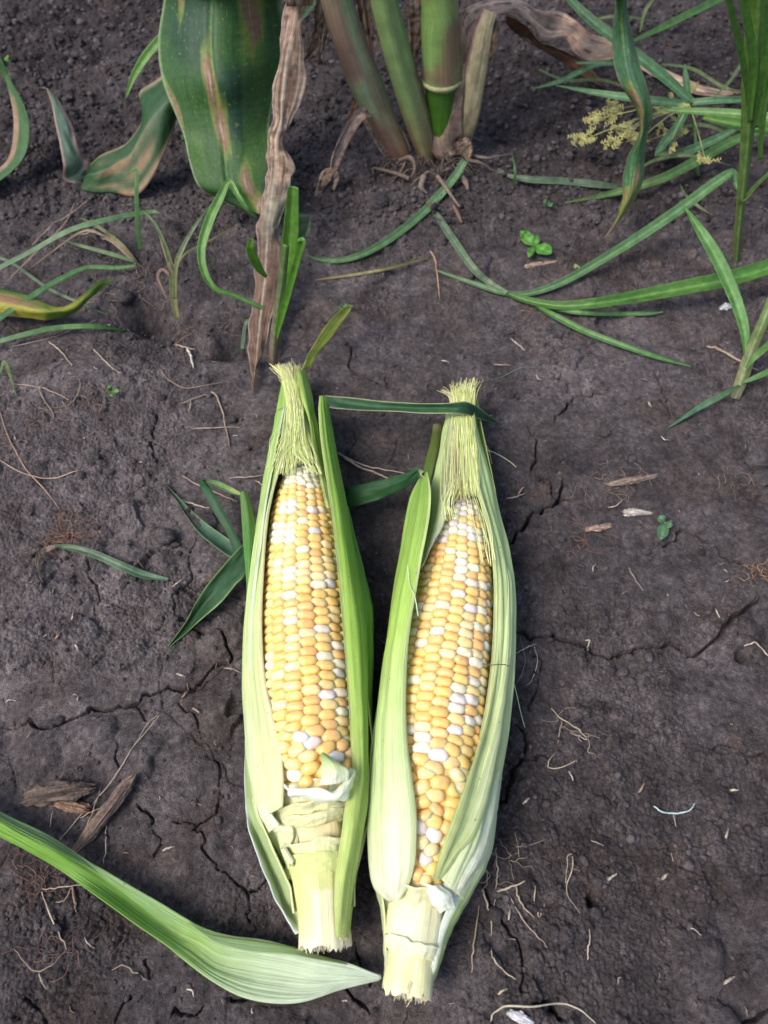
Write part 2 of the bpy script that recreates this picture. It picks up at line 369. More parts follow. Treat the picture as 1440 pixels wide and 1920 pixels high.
def carve(x, y, z, wp, wid, dep):
    m = (x > wp[:, 0].min()-0.006) & (x < wp[:, 0].max()+0.006) & (y > wp[:, 1].min()-0.006) & (y < wp[:, 1].max()+0.006)
    idx = np.nonzero(m)[0]
    if not len(idx): return
    qx, qy = x[idx], y[idx]; best = np.full(len(idx), 1.0); ww = np.full(len(idx), 1.0)
    k = len(wp)
    for i in range(k-1):
        a, b = wp[i], wp[i+1]; d = b-a; L2 = max(d @ d, 1e-12)
        t = np.clip(((qx-a[0])*d[0]+(qy-a[1])*d[1])/L2, 0, 1); dd = np.hypot(qx-a[0]-t*d[0], qy-a[1]-t*d[1])
        s = (i+t)/(k-1); n = dd < best; best = np.where(n, dd, best)
        ww = np.where(n, np.minimum(1, np.minimum(s, 1-s)*7+0.25), ww)
    wv = wid*ww*(0.35+1.1*vn(qx*260, qy*260, 5))
    prof = 1-sstep(0.45, 1.0, best/np.maximum(wv, 1e-6))
    lip = np.exp(-((best-wv*1.3)/0.0012)**2)*0.0003 - np.exp(-(best/(wv*3+0.0015))**2)*0.0006*ww
    z[idx] += -dep*ww*prof+lip
for k_, (s_, pts) in enumerate(CR):
    wp = P(*np.array(pts, float).T, 0.0)[:, :2]; n = max(8, int(np.linalg.norm(np.diff(wp, axis=0), axis=1).sum()/0.0016))
    wp = catmull(wp, n); tt = np.arange(n)*0.55
    wp = wp+np.stack([vn(tt, tt*0+k_, 3)-0.5, vn(tt, tt*0+k_, 4)-0.5], 1)*0.0030+np.stack([vn(tt*0.3, tt*0+k_, 6)-0.5, vn(tt*0.3, tt*0+k_, 8)-0.5], 1)*0.005
    carve(x, y, z, wp, 0.00052*s_+.00012, 0.0042*s_)
# hairline crack net
e1 = x+0.010*fbm(x*35, y*35, 4, 51, 0.6); e2 = y+0.010*fbm(x*35, y*35, 4, 53, 0.6)
g1, g2, _ = worley(e1*17, e2*17, 61); e = (g2-g1)
hm = sstep(0.10, 0.35, fbm(x*9, y*9, 2, 63)+0.05)*sstep(0.45, 0.6, vn(x*60, y*60, 66))
z -= 0.0012*hm*(1-sstep(0.004, 0.016, e*(1+0.3*fr)))
Z[n_] = z
def gz(px_w, py_w):
    "ground height at world x,y (bilinear, softened)"
    px_w = np.asarray(px_w, float); py_w = np.asarray(py_w, float)
    u = px_w/HW(py_w); j = np.clip(np.interp(py_w, YS, np.arange(len(YS))), 0, len(YS)-1.001); i = np.clip(np.interp(u, US, np.arange(len(US))), 0, len(US)-1.001)
    j0 = j.astype(int); i0 = i.astype(int); fj = j-j0; fi = i-i0
    return Z[j0, i0]*(1-fj)*(1-fi)+Z[j0+1, i0]*fj*(1-fi)+Z[j0, i0+1]*(1-fj)*fi+Z[j0+1, i0+1]*fj*fi
# flatten under the ears a little (pressed soil)
def press(cx, cy, rx, ry):
    m = np.exp(-(((PXg-cx)/rx)**4+((PYg-cy)/ry)**4)); m[~near] = 0
    globals()['Z'] = Z*(1-m)+m*np.minimum(Z, 0.0005)
press(580, 1230, 95, 520); press(825, 1290, 100, 560)
colg = np.zeros(Z.shape+(3,))
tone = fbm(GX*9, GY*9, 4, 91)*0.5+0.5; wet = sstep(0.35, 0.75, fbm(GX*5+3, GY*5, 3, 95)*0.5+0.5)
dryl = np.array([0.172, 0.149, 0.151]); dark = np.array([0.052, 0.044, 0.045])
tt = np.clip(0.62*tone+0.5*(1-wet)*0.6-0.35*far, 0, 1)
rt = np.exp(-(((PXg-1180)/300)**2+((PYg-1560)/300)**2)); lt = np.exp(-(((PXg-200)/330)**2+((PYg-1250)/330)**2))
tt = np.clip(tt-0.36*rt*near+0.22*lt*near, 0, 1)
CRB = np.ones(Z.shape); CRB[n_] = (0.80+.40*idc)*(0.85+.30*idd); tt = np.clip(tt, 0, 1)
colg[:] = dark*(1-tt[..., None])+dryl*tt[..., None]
brn = sstep(0.62, 0.8, vn(GX*24, GY*24, 99)*0.6+vn(GX*80, GY*80, 98)*0.4)
colg[:] = colg*(1-0.35*brn[..., None])+np.array([0.085, 0.058, 0.045])*0.35*brn[..., None]
colg *= CRB[..., None]
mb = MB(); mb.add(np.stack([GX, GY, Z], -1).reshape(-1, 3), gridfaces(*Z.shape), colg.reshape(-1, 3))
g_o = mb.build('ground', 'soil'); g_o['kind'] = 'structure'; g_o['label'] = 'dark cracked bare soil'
def G(px, py, dz=0.0):
    "point on the ground (plus dz) seen at pixel"
    z0 = np.zeros(np.broadcast(np.asarray(px), np.asarray(py)).shape)
    for _ in range(3):
        p = P(px, py, z0+dz); z0 = gz(p[..., 0], p[..., 1])
    return P(px, py, z0+dz)
# ------------------------------------------------------------------ corn ears
def K(*c): return np.array(c, float)
class Ear:
    def __init__(s, axis, zc, rad):
        s.py = np.array([a[1] for a in axis], float); s.px = np.array([a[0] for a in axis], float); s.rad = rad; s.zc = zc
        yy = np.linspace(s.py[0], s.py[-1], 400); s.yy = yy
        xx = np.interp(yy, s.py, s.px); k = np.ones(41)/41; xx = np.convolve(np.pad(xx, 20, mode='reflect', reflect_type='odd'), k, 'valid')
        zz = np.interp(yy, [a[0] for a in zc], [a[1] for a in zc]); rr = np.interp(yy, [a[0] for a in rad], [a[1] for a in rad])
        # the pixel tells where the top of the cob is seen; the axis lies straight below
        top = P(xx, yy, zz+rr); s.C = top-np.stack([0*rr, 0*rr, rr], -1)
        T = np.gradient(s.C, axis=0); s.T = T/np.linalg.norm(T, axis=1, keepdims=True)
        Rr = np.cross(s.T, [0, 0, 1.0]); Rr /= np.linalg.norm(Rr, axis=1, keepdims=True); s.Rt = -Rr*np.sign(Rr[:, :1])*-1
        s.Rt = np.where(s.Rt[:, :1] < 0, -s.Rt, s.Rt); U = np.cross(s.Rt, s.T); s.U = np.where(U[:, 2:] < 0, -U, U); s.r = rr
        s.L = np.concatenate([[0], np.cumsum(np.linalg.norm(np.diff(s.C, axis=0), axis=1))])
    def atL(s, l):
        f = lambda a: np.stack([np.interp(l, s.L, a[:, i]) for i in range(3)], -1)
        return f(s.C), f(s.T), f(s.Rt), f(s.U), np.interp(l, s.L, s.r)
    def l(s, py): return np.interp(py, s.yy, s.L)
    def pt(s, py, ang, r):
        c, t, rt, u, r0 = s.atL(s.l(np.asarray(py, float))); ang = np.asarray(ang, float)
        return c+(rt*np.cos(ang)[..., None]+u*np.sin(ang)[..., None])*np.asarray(r)[..., None]
def kernel_template(nu=12, nv=7):
    th = np.linspace(0, 1, nv)*R(112); ph = np.arange(nu)/nu*2*np.pi; v = []
    for t in th[1:]:
        for p_ in ph: v.append((math.sin(t)*math.cos(p_), math.sin(t)*math.sin(p_), math.cos(t)))
    v = np.array([(0, 0, 1)]+v); q = gridfaces(nv-1, nu, 1, wrap=True); tri = np.array([(0, 1+i, 1+(i+1) % nu) for i in range(nu)])
    return v, q[:, ::-1], tri
KT = kernel_template()
YEL = [K(.91, .59, .21), K(.91, .64, .29), K(.91, .53, .22), K(.92, .70, .40)]
WHT = [K(.82, .74, .60), K(.80, .70, .65), K(.84, .76, .56)]
def kernels(ear, y0, y1, yirr, rows, parent, seed, whites, tipw, pitch=0.0043, wr=0.16):
    rg = np.random.default_rng(seed); mb = MB(); tv, tq, tt = KT; l0, l1, li, lt = ear.l(y0), ear.l(y1), ear.l(yirr), ear.l(tipw)
    for r_ in range(rows):
        l = l0+pitch*(0.5*(r_ % 2)+rg.uniform(-.15, .15)); a0 = 2*math.pi*r_/rows+0.11
        while l < l1:
            irr = float(sstep(li, li+0.012, l)); tip = float(1-sstep(l0, lt, l))
            c, t, rt, u, rad = ear.atL(l); pt_ = pitch*(1+0.20*irr*rg.uniform(.0, 1))*(1-0.12*tip)
            ang = a0+0.10*math.sin(l*60+seed)*1.0*(0.35+irr)+rg.normal(0, 0.018+0.075*irr+0.03*tip)
            up = math.sin(ang)
            if up > -0.45:
                n = rt*math.cos(ang)+u*math.sin(ang); tg = np.cross(n, t)
                # lean the kernel normal with the taper of the cob
                sl_ = (np.interp(l+.002, ear.L, ear.r)-np.interp(l-.002, ear.L, ear.r))/.004; n2 = n-t*sl_*0.8; n2 /= np.linalg.norm(n2); t2 = np.cross(tg, n2)
                t2 = t2*np.sign(t2 @ t)
                aw = math.pi*rad/rows*rg.uniform(1.08, 1.16)*(1+0.08*irr); bw = pt_*0.5*rg.uniform(1.04, 1.12)*(1+0.14*irr); cw = 0.0042*(1-0.35*tip)
                aw = max(aw, 0.0019)
                v = tv.copy(); e = 0.38+0.26*irr+0.25*tip
                s2 = np.maximum(np.abs(v[:, 0])**(2/e)+np.abs(v[:, 1])**(2/e), 1e-9)**(-e/2)*np.hypot(v[:, 0], v[:, 1])
                s2 = s2*np.maximum(np.hypot(v[:, 0], v[:, 1]), 1e-3)**-0.28; v[:, 0] *= s2; v[:, 1] *= s2; v[:, 2] = np.sign(v[:, 2])*np.abs(v[:, 2])**0.68
                v[:, 0] *= 1+0.10*rg.normal()*v[:, 1]; v[:, 2] += 0.08*rg.normal()*v[:, 0]+0.06*rg.normal()*v[:, 1]
                rot = rg.normal(0, 0.03+0.28*irr); cr, sr = math.cos(rot), math.sin(rot)
                X = v[:, 0]*aw; Y = v[:, 1]*bw; X, Y = X*cr-Y*sr, X*sr+Y*cr
                ctr = c+n*(rad-cw+rg.normal(0, 0.00022)); pos = ctr+X[:, None]*tg+Y[:, None]*t2+(v[:, 2]*cw)[:, None]*n2
                qx, qy = topix(ctr[0], ctr[1], ctr[2]+cw)
                wh = rg.random() < wr or tip > 0.45 or any(abs(qx-a) < 11 and abs(qy-b) < 9 for a, b in whites)
                col = WHT[rg.integers(3)] if wh else YEL[rg.choice(4, p=[.40, .28, .20, .12])]
                if tip > 0 and not wh: col = col*(1-0.4*tip)+WHT[0]*0.4*tip
                col = col*rg.uniform(.93, 1.04)
                edge = np.clip((0.55-v[:, 2])*1.1, 0, 1)[:, None]; cc = col*(1-edge)+col*K(1, .90, .62)*edge if not wh else col*(1-edge*.10)
                f0 = mb.n; mb.add(pos, tq, cc, None); mb.f3.append(tt+f0)
            l += pt_
    return mb.build('kernels', 'kernel', parent)
def lathe(ear, prof, name, mat, parent, colf, sides=40, ridge=0.0, a0=0, a1=2*math.pi, n=60, torn=0.0, seed=0, ridgef=16):
    "closed solid round the ear's axis; prof = [(py, r)]"
    ys = np.linspace(prof[0][0], prof[-1][0], n); rr = np.interp(ys, [p[0] for p in prof], [p[1] for p in prof])
    A = np.linspace(a0, a1, sides, endpoint=False); LL = ear.l(ys) if ys[-1] <= ear.yy[-1] else ear.l(ys)
    g = []
    for k_, (l, r_) in enumerate(zip(LL, rr)):
        c, t, rt, u, _ = ear.atL(l)
        rad = r_*(1+ridge*(vn(A*ridgef/6.28*1.0, A*0+l*30, seed)*2-1)+0.05*(vn(np.cos(A)*1.3+5, np.sin(A)*1.3+l*60, seed+2)*2-1))
        tk = max(0, (k_-(n-4))/3.0); off = torn*tk*((vn(A*4, A*0, seed+4)*2-0.9)+(vn(A*17, A*0, seed+6)*1.6-0.6))
        g.append(c+rad[:, None]*(np.cos(A)[:, None]*rt+np.sin(A)[:, None]*u)+off[:, None]*t)
    g = np.array(g); mb = MB(); V, U = np.meshgrid(np.linspace(0, 1, n), A/6.283, indexing='ij')
    uv = np.stack([U*6.283*rr.mean(), V*(LL[-1]-LL[0])], -1).reshape(-1, 2)
    mb.add(g.reshape(-1, 3), gridfaces(n, sides, wrap=True), colf(U, V).reshape(-1, 3), uv)
    for row in (0, n-1):
        c = g[row].mean(0); inner = c+(g[row]-c)*0.45+(-1 if row else 1)*0.0008*ear.atL(LL[row])[1]*(vn(A*9, A*0, 9)[:, None]*3)
        mb.add(np.concatenate([g[row], inner, c[None]]), gridfaces(2, sides, wrap=True), colf(U[row], V[row])*K(1.05, .98, .8) if False else np.tile(colf(U, V)[row].mean(0)*K(1, .93, .75), (2*sides+1, 1)))
        o = mb.n-(2*sides+1); mb.f3.append(np.array([(o+sides+i, o+sides+(i+1) % sides, o+2*sides) for i in range(sides)]))
    return mb.build(name, mat, parent)
def wrap(parent, st, colf, zi=0.038, zo=0.024, tuck=0.35, zb=0.005, nv=150, nu=36, thick=0.0007, ridge=0.0007, rf=9, seed=1, name='husk_leaf', label=None, curl=0.0, mat='husk', nt=7, lift=None):
    """husk leaf: stations (xi,yi,xo,yo[,zi,zo]) - inner edge beside the kernels, outer edge = silhouette, then tucked under"""
    secs = []
    for k_, s in enumerate(st):
        xi, yi, xo, yo = s[:4]; a = s[4] if len(s) > 4 else zi; b = s[5] if len(s) > 5 else zo
        sec = []
        for t in np.linspace(0, 1, nt):
            q = math.sin(t*math.pi/2); h = b+(a-b)*math.cos(t*math.pi/2)
            sec.append(P(xi+(xo-xi)*q, yi+(yo-yi)*q, h))
        if tuck > 0:
            fr_ = k_/(len(st)-1); bb = min(zb, b); bb = b-(b-bb)*(1 if fr_ < .7 else max(.12, 1-(fr_-.7)/.22))
            e = sec[-1]; i_ = sec[0]; d = (e-i_)*K(1, 1, 0); d = d/max(np.linalg.norm(d), 1e-6)
            wid = abs(b-bb)*0.8+0.004
            for t in (0.4, 0.75, 1.0):
                sec.append(K(e[0], e[1], b)-d*wid*tuck*3*t**2*0.6+K(0, 0, -(b-bb)*t))
        secs.append(sec)
    g = loft(secs, nv, nu)
    def disp(U, V):
        fold = (vn(U*rf+0.5*np.sin(V*3+seed), V*1.6+seed, seed)*2-1)*ridge*1.6 + (vn(U*rf*3.1, V*2.3, seed+3)*2-1)*ridge*0.45
        wav = 0.0006*fbm(U*2, V*9, 3, seed+7)
        ed = np.exp(-U/0.05)*curl
        return fold*np.clip(V*12, 0, 1)*np.clip((1-V)*12, 0, 1)+wav+ed
    mb = MB(); sheet(mb, g, thick, colf, disp)
    o = mb.build(name, mat, parent)
    if label: o['label'] = label
    return o
LG, PG, WG, DG, YG = K(.36, .56, .12), K(.58, .70, .26), K(.72, .78, .50), K(.13, .30, .035), K(.62, .68, .26)
def huskcol(top, mid, bot, edge=None, ew=0.08, seed=0, out=None, p=(0.0, 0.45, 1.0)):
    def f(U, V):
        c = cgrad([(p[0], top), (p[1], mid), (p[2], bot)])(V+0.10*(vn(U*6, V*2, seed)-0.5))
        if out is not None: c = blend(c, out, sstep(0.45, 0.9, U+0.15*(vn(U*8, V*3, seed+3)-.5))*0.8)
        s = vn(U*22+seed, V*1.2, seed+1); c = np.minimum(c*K(1.14, 1.10, 1.0)*(0.90+0.18*s)[..., None], .88)
        c = blend(c, K(.80, .86, .62), 0.3*sstep(0.80, 0.95, vn(U*38, V*1.6, seed+5)))
        if edge is not None: c = blend(c, edge, (1-sstep(ew*0.5, ew, U))*0.8)
        return c
    return f
def husk_tube(ear, y0, y1, a0, a1, rf_, parent, colf, nv=120, nu=44, seed=3, thick=0.0008, name='husk_leaf', flat=0.004):
    "back husk shell hugging the underside: angle range round the axis"
    ys = np.linspace(y0, y1, nv); A = np.linspace(a0, a1, nu); g = np.zeros((nv, nu, 3))
    for k_, yv in enumerate(ys):
        rr = rf_(yv); c, t, rt, u, _ = ear.atL(ear.l(yv)); p = c+rr*(np.cos(A)[:, None]*rt+np.sin(A)[:, None]*u)
        lo = 0.0012+gz(p[:, 0], p[:, 1]); p[:, 2] = np.maximum(p[:, 2], lo); g[k_] = p
    mb = MB(); sheet(mb, g, thick, colf, lambda U, V: 0.0004*(vn(U*26, V*2, seed)*2-1))
    return mb.build(name, 'husk', parent)
def silk(parent, strands, seed, n=90, rad=0.00022):
    "strands: list of (start pts px,py,z,spread) control paths; n strands following with jitter"
    rg = np.random.default_rng(seed); mb = MB()
    for path, cnt, r_, cols in strands:
        pp = np.array([P(q[0], q[1], q[2]) for q in path]); sp = np.array([q[3] for q in path])
        for i in range(cnt):
            a, b = rg.normal(0, 1, 2); a = np.clip(a, -1.9, 1.9); ex = rg.uniform(0.78, 1.06)
            off = np.stack([a*sp, 0*sp, np.abs(b)*sp*0.35], -1)+rg.normal(0, 0.12, (len(sp), 3))*sp[:, None]
            q = catmull(pp+off, 26); q = q[int(3*rg.random()**1.5):max(10, int(26*ex))]; q = q+(np.stack([vn(np.arange(len(q))*.22+i*3.1, np.zeros(len(q))+i, sd_) for sd_ in (1, 2, 3)], 1)-.5)*np.interp(np.arange(len(q)), [0, len(q)], [.0008, .0060 if rg.random() < .10 else .0014])[:, None]; q[:, 2] = np.maximum(q[:, 2], 0.001)
            c = cols[rg.integers(len(cols))]*rg.uniform(.85, 1.1); brn = rg.random() < .35; tube(mb, q, [r_*rg.uniform(.7, 1.2), r_*.6], 4, colf=lambda V, A: blend(np.ones(V.shape+(3,))*c, K(.40, .26, .10), sstep(.86, 1, V)*(.8 if brn else .1)), cap=False)
    return mb.build('silk', 'silk', parent)
def collar(ear, y0, y1, a0, a1, r0, r1, parent, colf, wave=0.0015, nw=5, seed=0, thick=0.0012, nv=26, nu=90, name='husk_leaf', skew=0, lipw=0.0, label=None):
    "crumpled remnant of a torn husk leaf, running round the shank"
    A = np.linspace(a0, a1, nu); V, U = np.meshgrid(np.linspace(0, 1, nv), np.linspace(0, 1, nu), indexing='ij')
    ys = y0+(y1-y0)*V+skew*(U-0.5)+10*(vn(U*nw*1.7, V*0, seed+5)-0.5)*(1-V*0.3)
    rr = r0+(r1-r0)*V+wave*(vn(U*nw, V*1.6+seed, seed)*2-1)*(1-0.5*V)+lipw*np.exp(-((V-.08)/.12)**2)
    ang = a0+(a1-a0)*U; g = ear.pt(ys, ang, rr)
    mb = MB(); sheet(mb, g, thick, colf, lambda U, V: 0.0004*fbm(U*12, V*5, 3, seed)); o = mb.build(name, 'pith', parent)
    if label: o['label'] = label
    return o
def pxsheet(parent, st, colf, nv=90, nu=20, thick=0.0004, name='leaf', mat='leaf', disp=None, label=None, ground=False):
    "st: stations of (px,py,z) points across"
    secs = [[(G(q[0], q[1], q[2]) if ground else P(q[0], q[1], q[2])) for q in s] for s in st]
    g = loft(secs, nv, nu); mb = MB(); sheet(mb, g, thick, colf, disp); o = mb.build(name, mat, parent)
    if label: o['label'] = label
    return o
CREAM, PITH, LPY = K(.78, .68, .38), K(.72, .70, .36), K(.80, .76, .52)

# ---- ear one (closer to the dry corn leaf)
e1 = Ear([(548, 690), (554, 780), (559, 870), (562, 960), (567, 1100), (573, 1300), (586, 1480), (594, 1560), (600, 1640), (608, 1770)],
         [(690, .011), (780, .016), (870, .022), (960, .025), (1100, .026), (1480, .0255), (1600, .023), (1770, .018)],
         [(690, .004), (850, .005), (862, .006), (880, .0100), (920, .0150), (1000, .0190), (1100, .0210), (1250, .0222), (1400, .0214), (1450, .0190), (1490, .0155), (1560, .0112), (1640, .012), (1770, .011)])
org = G(580, 1240); org[2] = 0
E1 = empty('corn_ear', org, 'half-husked corn ear on the left with crumpled torn husk at its base', 'corn ear', 'half-husked corn ears on the soil')
kids = []
W1 = [(566, 872), (556, 880), (580, 880), (548, 892), (572, 890), (590, 892), (560, 900), (583, 905), (540, 945), (532, 990), (568, 972), (592, 955), (538, 1002), (586, 996), (571, 1030), (545, 1070), (546, 1072), (602, 1098), (545, 1115), (546, 1161), (608, 1175), (602, 1220), (516, 1238), (566, 1276), (632, 1243), (632, 1258), (614, 1302), (512, 1322), (640, 1334), (630, 1296), (555, 1374), (573, 1384), (608, 1390), (633, 1412), (527, 1380), (551, 1441)]
kids.append(kernels(e1, 858, 1492, 1335, 18, None, 5, W1, 925, wr=0.02))
kids.append(lathe(e1, [(862, .003), (900, .0105), (1000, .0160), (1250, .0192), (1400, .0184), (1500, .0120)], 'cob', 'pith', None, lambda U, V: np.ones(U.shape+(3,))*K(.85, .62, .22)))
hr1 = lambda yv: np.interp(yv, [690, 780, 850, 900, 960, 1050, 1200, 1400, 1500, 1580, 1650, 1720], [.0055, .010, .014, .018, .0215, .0240, .0262, .0262, .0240, .0180, .0125, .0115])
kids.append(husk_tube(e1, 700, 1700, R(-195), R(15), hr1, None, huskcol(LG, PG, WG, seed=4)))
# left inner husk beside the kernels
kids.append(wrap(None, [(541, 700, 530, 702, .016, .012), (560, 775, 521, 785, .026, .016), (552, 815, 513, 830, .032, .019), (533, 860, 505, 872, .036, .021), (515, 915, 494, 930, .037, .023), (503, 980, 482, 990, .038, .024),
    (497, 1060, 469, 1065, .038, .024), (493, 1150, 459, 1160, .038, .024), (496, 1250, 456, 1255, .038, .024), (512, 1335, 459, 1350, .040, .024), (527, 1400, 466, 1430, .042, .023), (532, 1460, 480, 1500, .043, .023), (531, 1512, 500, 1530, .042, .024)],
    huskcol(K(.30, .52, .10), K(.52, .68, .28), K(.74, .80, .50), K(.80, .78, .48), 0.12, 2, out=K(.50, .70, .40)), ridge=0.0009, rf=7, seed=4, label='pale inner husk leaf, cut square at its lower end'))
# a second, slimmer layer over it
kids.append(wrap(None, [(534, 760, 521, 770, .024, .016), (517, 850, 503, 865, .034, .022), (503, 930, 488, 945, .036, .024), (492, 1010, 474, 1025, .037, .025), (481, 1100, 462, 1110, .036, .025), (474, 1200, 456, 1210, .035, .025), (477, 1300, 457, 1305, .035, .025), (486, 1400, 459, 1405, .036, .024),
    (497, 1470, 466, 1475, .036, .023), (508, 1520, 478, 1530, .035, .022), (524, 1545, 500, 1565, .035, .022)],
    huskcol(K(.34, .56, .14), K(.58, .74, .38), K(.74, .84, .60), K(.82, .90, .70), 0.2, 6), ridge=0.0006, rf=4, seed=9, nu=26))
# outer lower husk crescent
kids.append(pxsheet(None, [[(459, 1380, .026), (461, 1385, .024), (459, 1390, .018)], [(466, 1470, .027), (462, 1475, .020), (459, 1478, .014)], [(492, 1540, .024), (476, 1548, .014), (465, 1550, .016)], [(512, 1590, .022), (496, 1600, .010), (483, 1602, .016)],
    [(532, 1630, .022), (517, 1650, .009), (505, 1655, .016)], [(545, 1672, .021), (533, 1695, .010), (524, 1700, .017)], [(562, 1700, .020), (552, 1722, .013), (545, 1735, .018)], [(580, 1725, .022), (568, 1740, .020), (553, 1752, .019)]],
    lambda U, V: blend(cgrad([(0, K(.40, .55, .22)), (1, K(.55, .64, .34))])(V), K(.80, .86, .84), sstep(0.72, 0.95, U)), thick=0.0008, name='husk_leaf', mat='husk', disp=lambda U, V: 0.0006*fbm(U*3, V*8, 2, 3)))
# right big husk leaf, outer layer then the brighter inner layer
kids.append(wrap(None, [(628, 960, 652, 950, .026, .021), (645, 1000, 668, 1010, .028, .022), (660, 1060, 684, 1075, .031, .023), (668, 1110, 697, 1130, .034, .023), (672, 1180, 700, 1190, .035, .023), (672, 1260, 699, 1270, .036, .023), (670, 1340, 697, 1345, .036, .023),
    (668, 1420, 693, 1425, .035, .022), (664, 1490, 689, 1490, .033, .021), (656, 1540, 685, 1540, .030, .020), (650, 1590, 672, 1600, .026, .018)],
    huskcol(K(.18, .38, .10), K(.17, .38, .07), K(.30, .50, .10), None, 0, 12), ridge=0.0004, rf=6, seed=15, label='darker green outer husk leaf'))
kids.append(wrap(None, [(599, 742, 612, 742, .030, .026), (597, 770, 620, 775, .032, .024), (600, 820, 629, 830, .036, .025), (610, 890, 642, 900, .041, .026), (621, 960, 654, 965, .045, .028), (631, 1050, 668, 1060, .046, .031), (639, 1130, 679, 1140, .046, .033), (647, 1220, 685, 1225, .046, .034), (654, 1310, 686, 1315, .045, .034),
    (659, 1400, 688, 1405, .043, .032), (661, 1450, 689, 1455, .041, .030), (648, 1510, 686, 1515, .042, .030), (640, 1570, 677, 1575, .040, .028), (630, 1640, 667, 1640, .037, .024), (628, 1700, 660, 1700, .034, .022), (630, 1758, 655, 1758, .030, .020)],
    huskcol(K(.24, .46, .07), K(.34, .55, .10), K(.55, .68, .24), K(.56, .66, .24), 0.10, 21, out=K(.20, .42, .05), p=(0, .5, .95)), ridge=0.0010, rf=8, seed=23, tuck=0.25, label='broad green husk leaf with its blade bent away at the top'))
# neck husks
kids.append(wrap(None, [(557, 694, 572, 694, .027, .014), (564, 740, 583, 742, .032, .016), (580, 790, 593, 792, .029, .018), (588, 840, 604, 845, .034, .022), (600, 890, 615, 895, .038, .026), (612, 950, 628, 955, .040, .03)],
    huskcol(K(.34, .54, .12), K(.44, .64, .16), K(.60, .72, .34), None, 0, 31), ridge=0.0008, rf=5, seed=33, nu=22, nv=90))
kids.append(wrap(None, [(556, 700, 571, 698, .022, .014), (565, 745, 578, 745, .027, .017), (570, 790, 585, 795, .030, .02), (572, 835, 592, 840, .034, .023)],
    huskcol(K(.36, .56, .12), K(.52, .68, .22), K(.62, .72, .34), None, 0, 35), ridge=0.0008, rf=5, seed=37, nu=22, nv=60))
SC = [K(.76, .82, .30), K(.84, .88, .46), K(.66, .78, .24), K(.88, .86, .52)]
kids.append(silk(None, [([(560, 868, .034, .0038), (556, 838, .033, .0026), (555, 790, .031, .0022), (549, 740, .027, .0018), (538, 706, .024, .0018), (525, 686, .022, .0034)], 260, .00016, SC),
    ([(536, 890, .036, .0025), (543, 845, .034, .0025), (549, 800, .031, .003), (553, 740, .026, .002), (552, 700, .022, .002), (552, 682, .020, .0034)], 80, .00015, SC),
    ([(592, 890, .040, .002), (584, 872, .039, .002), (572, 850, .036, .003), (560, 800, .031, .002)], 26, .00014, SC),
    ([(512, 885, .036, .002), (520, 860, .036, .002), (535, 830, .035, .004), (553, 790, .031, .002)], 26, .00014, SC)], 11))
kids.append(pxsheet(None, [[(533, 700, .014), (546, 698, .020), (560, 700, .016)], [(536, 745, .016), (552, 745, .0235), (568, 745, .018)], [(534, 790, .018), (556, 790, .0275), (578, 790, .020)], [(528, 830, .022), (557, 832, .0295), (588, 832, .024)], [(526, 862, .024), (560, 872, .029), (594, 866, .026)]], lambda U, V: np.ones(U.shape+(3,))*K(.66, .74, .30)*(.78+.4*vn(U*34, V*1.5, 5))[..., None], 60, 26, .0006, 'silk', 'husk', lambda U, V: .0004*(vn(U*24, V*2, 4)*2-1)))
# torn base
cream = lambda a, b: (lambda U, V: blend(cgrad([(0, K(*a)*K(.96, 1, .92)), (1, K(*b)*K(.95, 1, .95))])(V)*(.88+.2*vn(U*50, V*2, 8))[..., None], K(.66, .56, .26), 0.15*sstep(.6, .9, vn(U*14, V*5, 4))))
kids.append(collar(e1, 1462, 1515, R(25), R(150), .0165, .0150, None, cream((.80, .76, .58), (.72, .64, .36)), 0.0016, 5, 1))
kids.append(collar(e1, 1496, 1530, R(15), R(160), .0172, .0135, None, cream((.78, .74, .46), (.74, .68, .36)), 0.0012, 5, 2, lipw=.0008))
kids.append(collar(e1, 1517, 1540, R(10), R(170), .0160, .0122, None, cream((.80, .76, .48), (.72, .66, .34)), 0.0010, 4, 3, skew=12))
kids.append(lathe(e1, [(1490, .0110), (1520, .0116), (1550, .0116), (1575, .0112), (1600, .0110)], 'shank_knob', 'pith', None, lambda U, V: cgrad([(0, K(.78, .64, .30)), (.6, K(.80, .68, .36)), (1, K(.76, .70, .40))])(V), ridge=0.07, ridgef=9, seed=5))
kids.append(collar(e1, 1566, 1606, R(8), R(172), .0150, .0118, None, cream((.78, .76, .46), (.70, .68, .30)), 0.0010, 4, 5, lipw=.0005))
kids.append(collar(e1, 1590, 1625, R(-10), R(190), .0140, .0124, None, cream((.66, .70, .28), (.64, .66, .26)), 0.0006, 5, 6, skew=-8))
kids.append(lathe(e1, [(1600, .0118), (1625, .0118), (1640, .0112), (1700, .0104), (1735, .0102), (1764, .0104)], 'shank', 'pith', None,
    lambda U, V: blend(cgrad([(0, K(.66, .68, .26)), (.6, K(.64, .66, .28)), (.85, K(.70, .70, .38)), (1, K(.80, .76, .54))])(V), K(.82, .78, .50), sstep(.03, .0, np.abs(U-.235)-.045)*sstep(.35, .42, V+.06*vn(U*40, V*0, 3))*.9), ridge=0.03, ridgef=22, torn=0.0016, seed=6, sides=60))
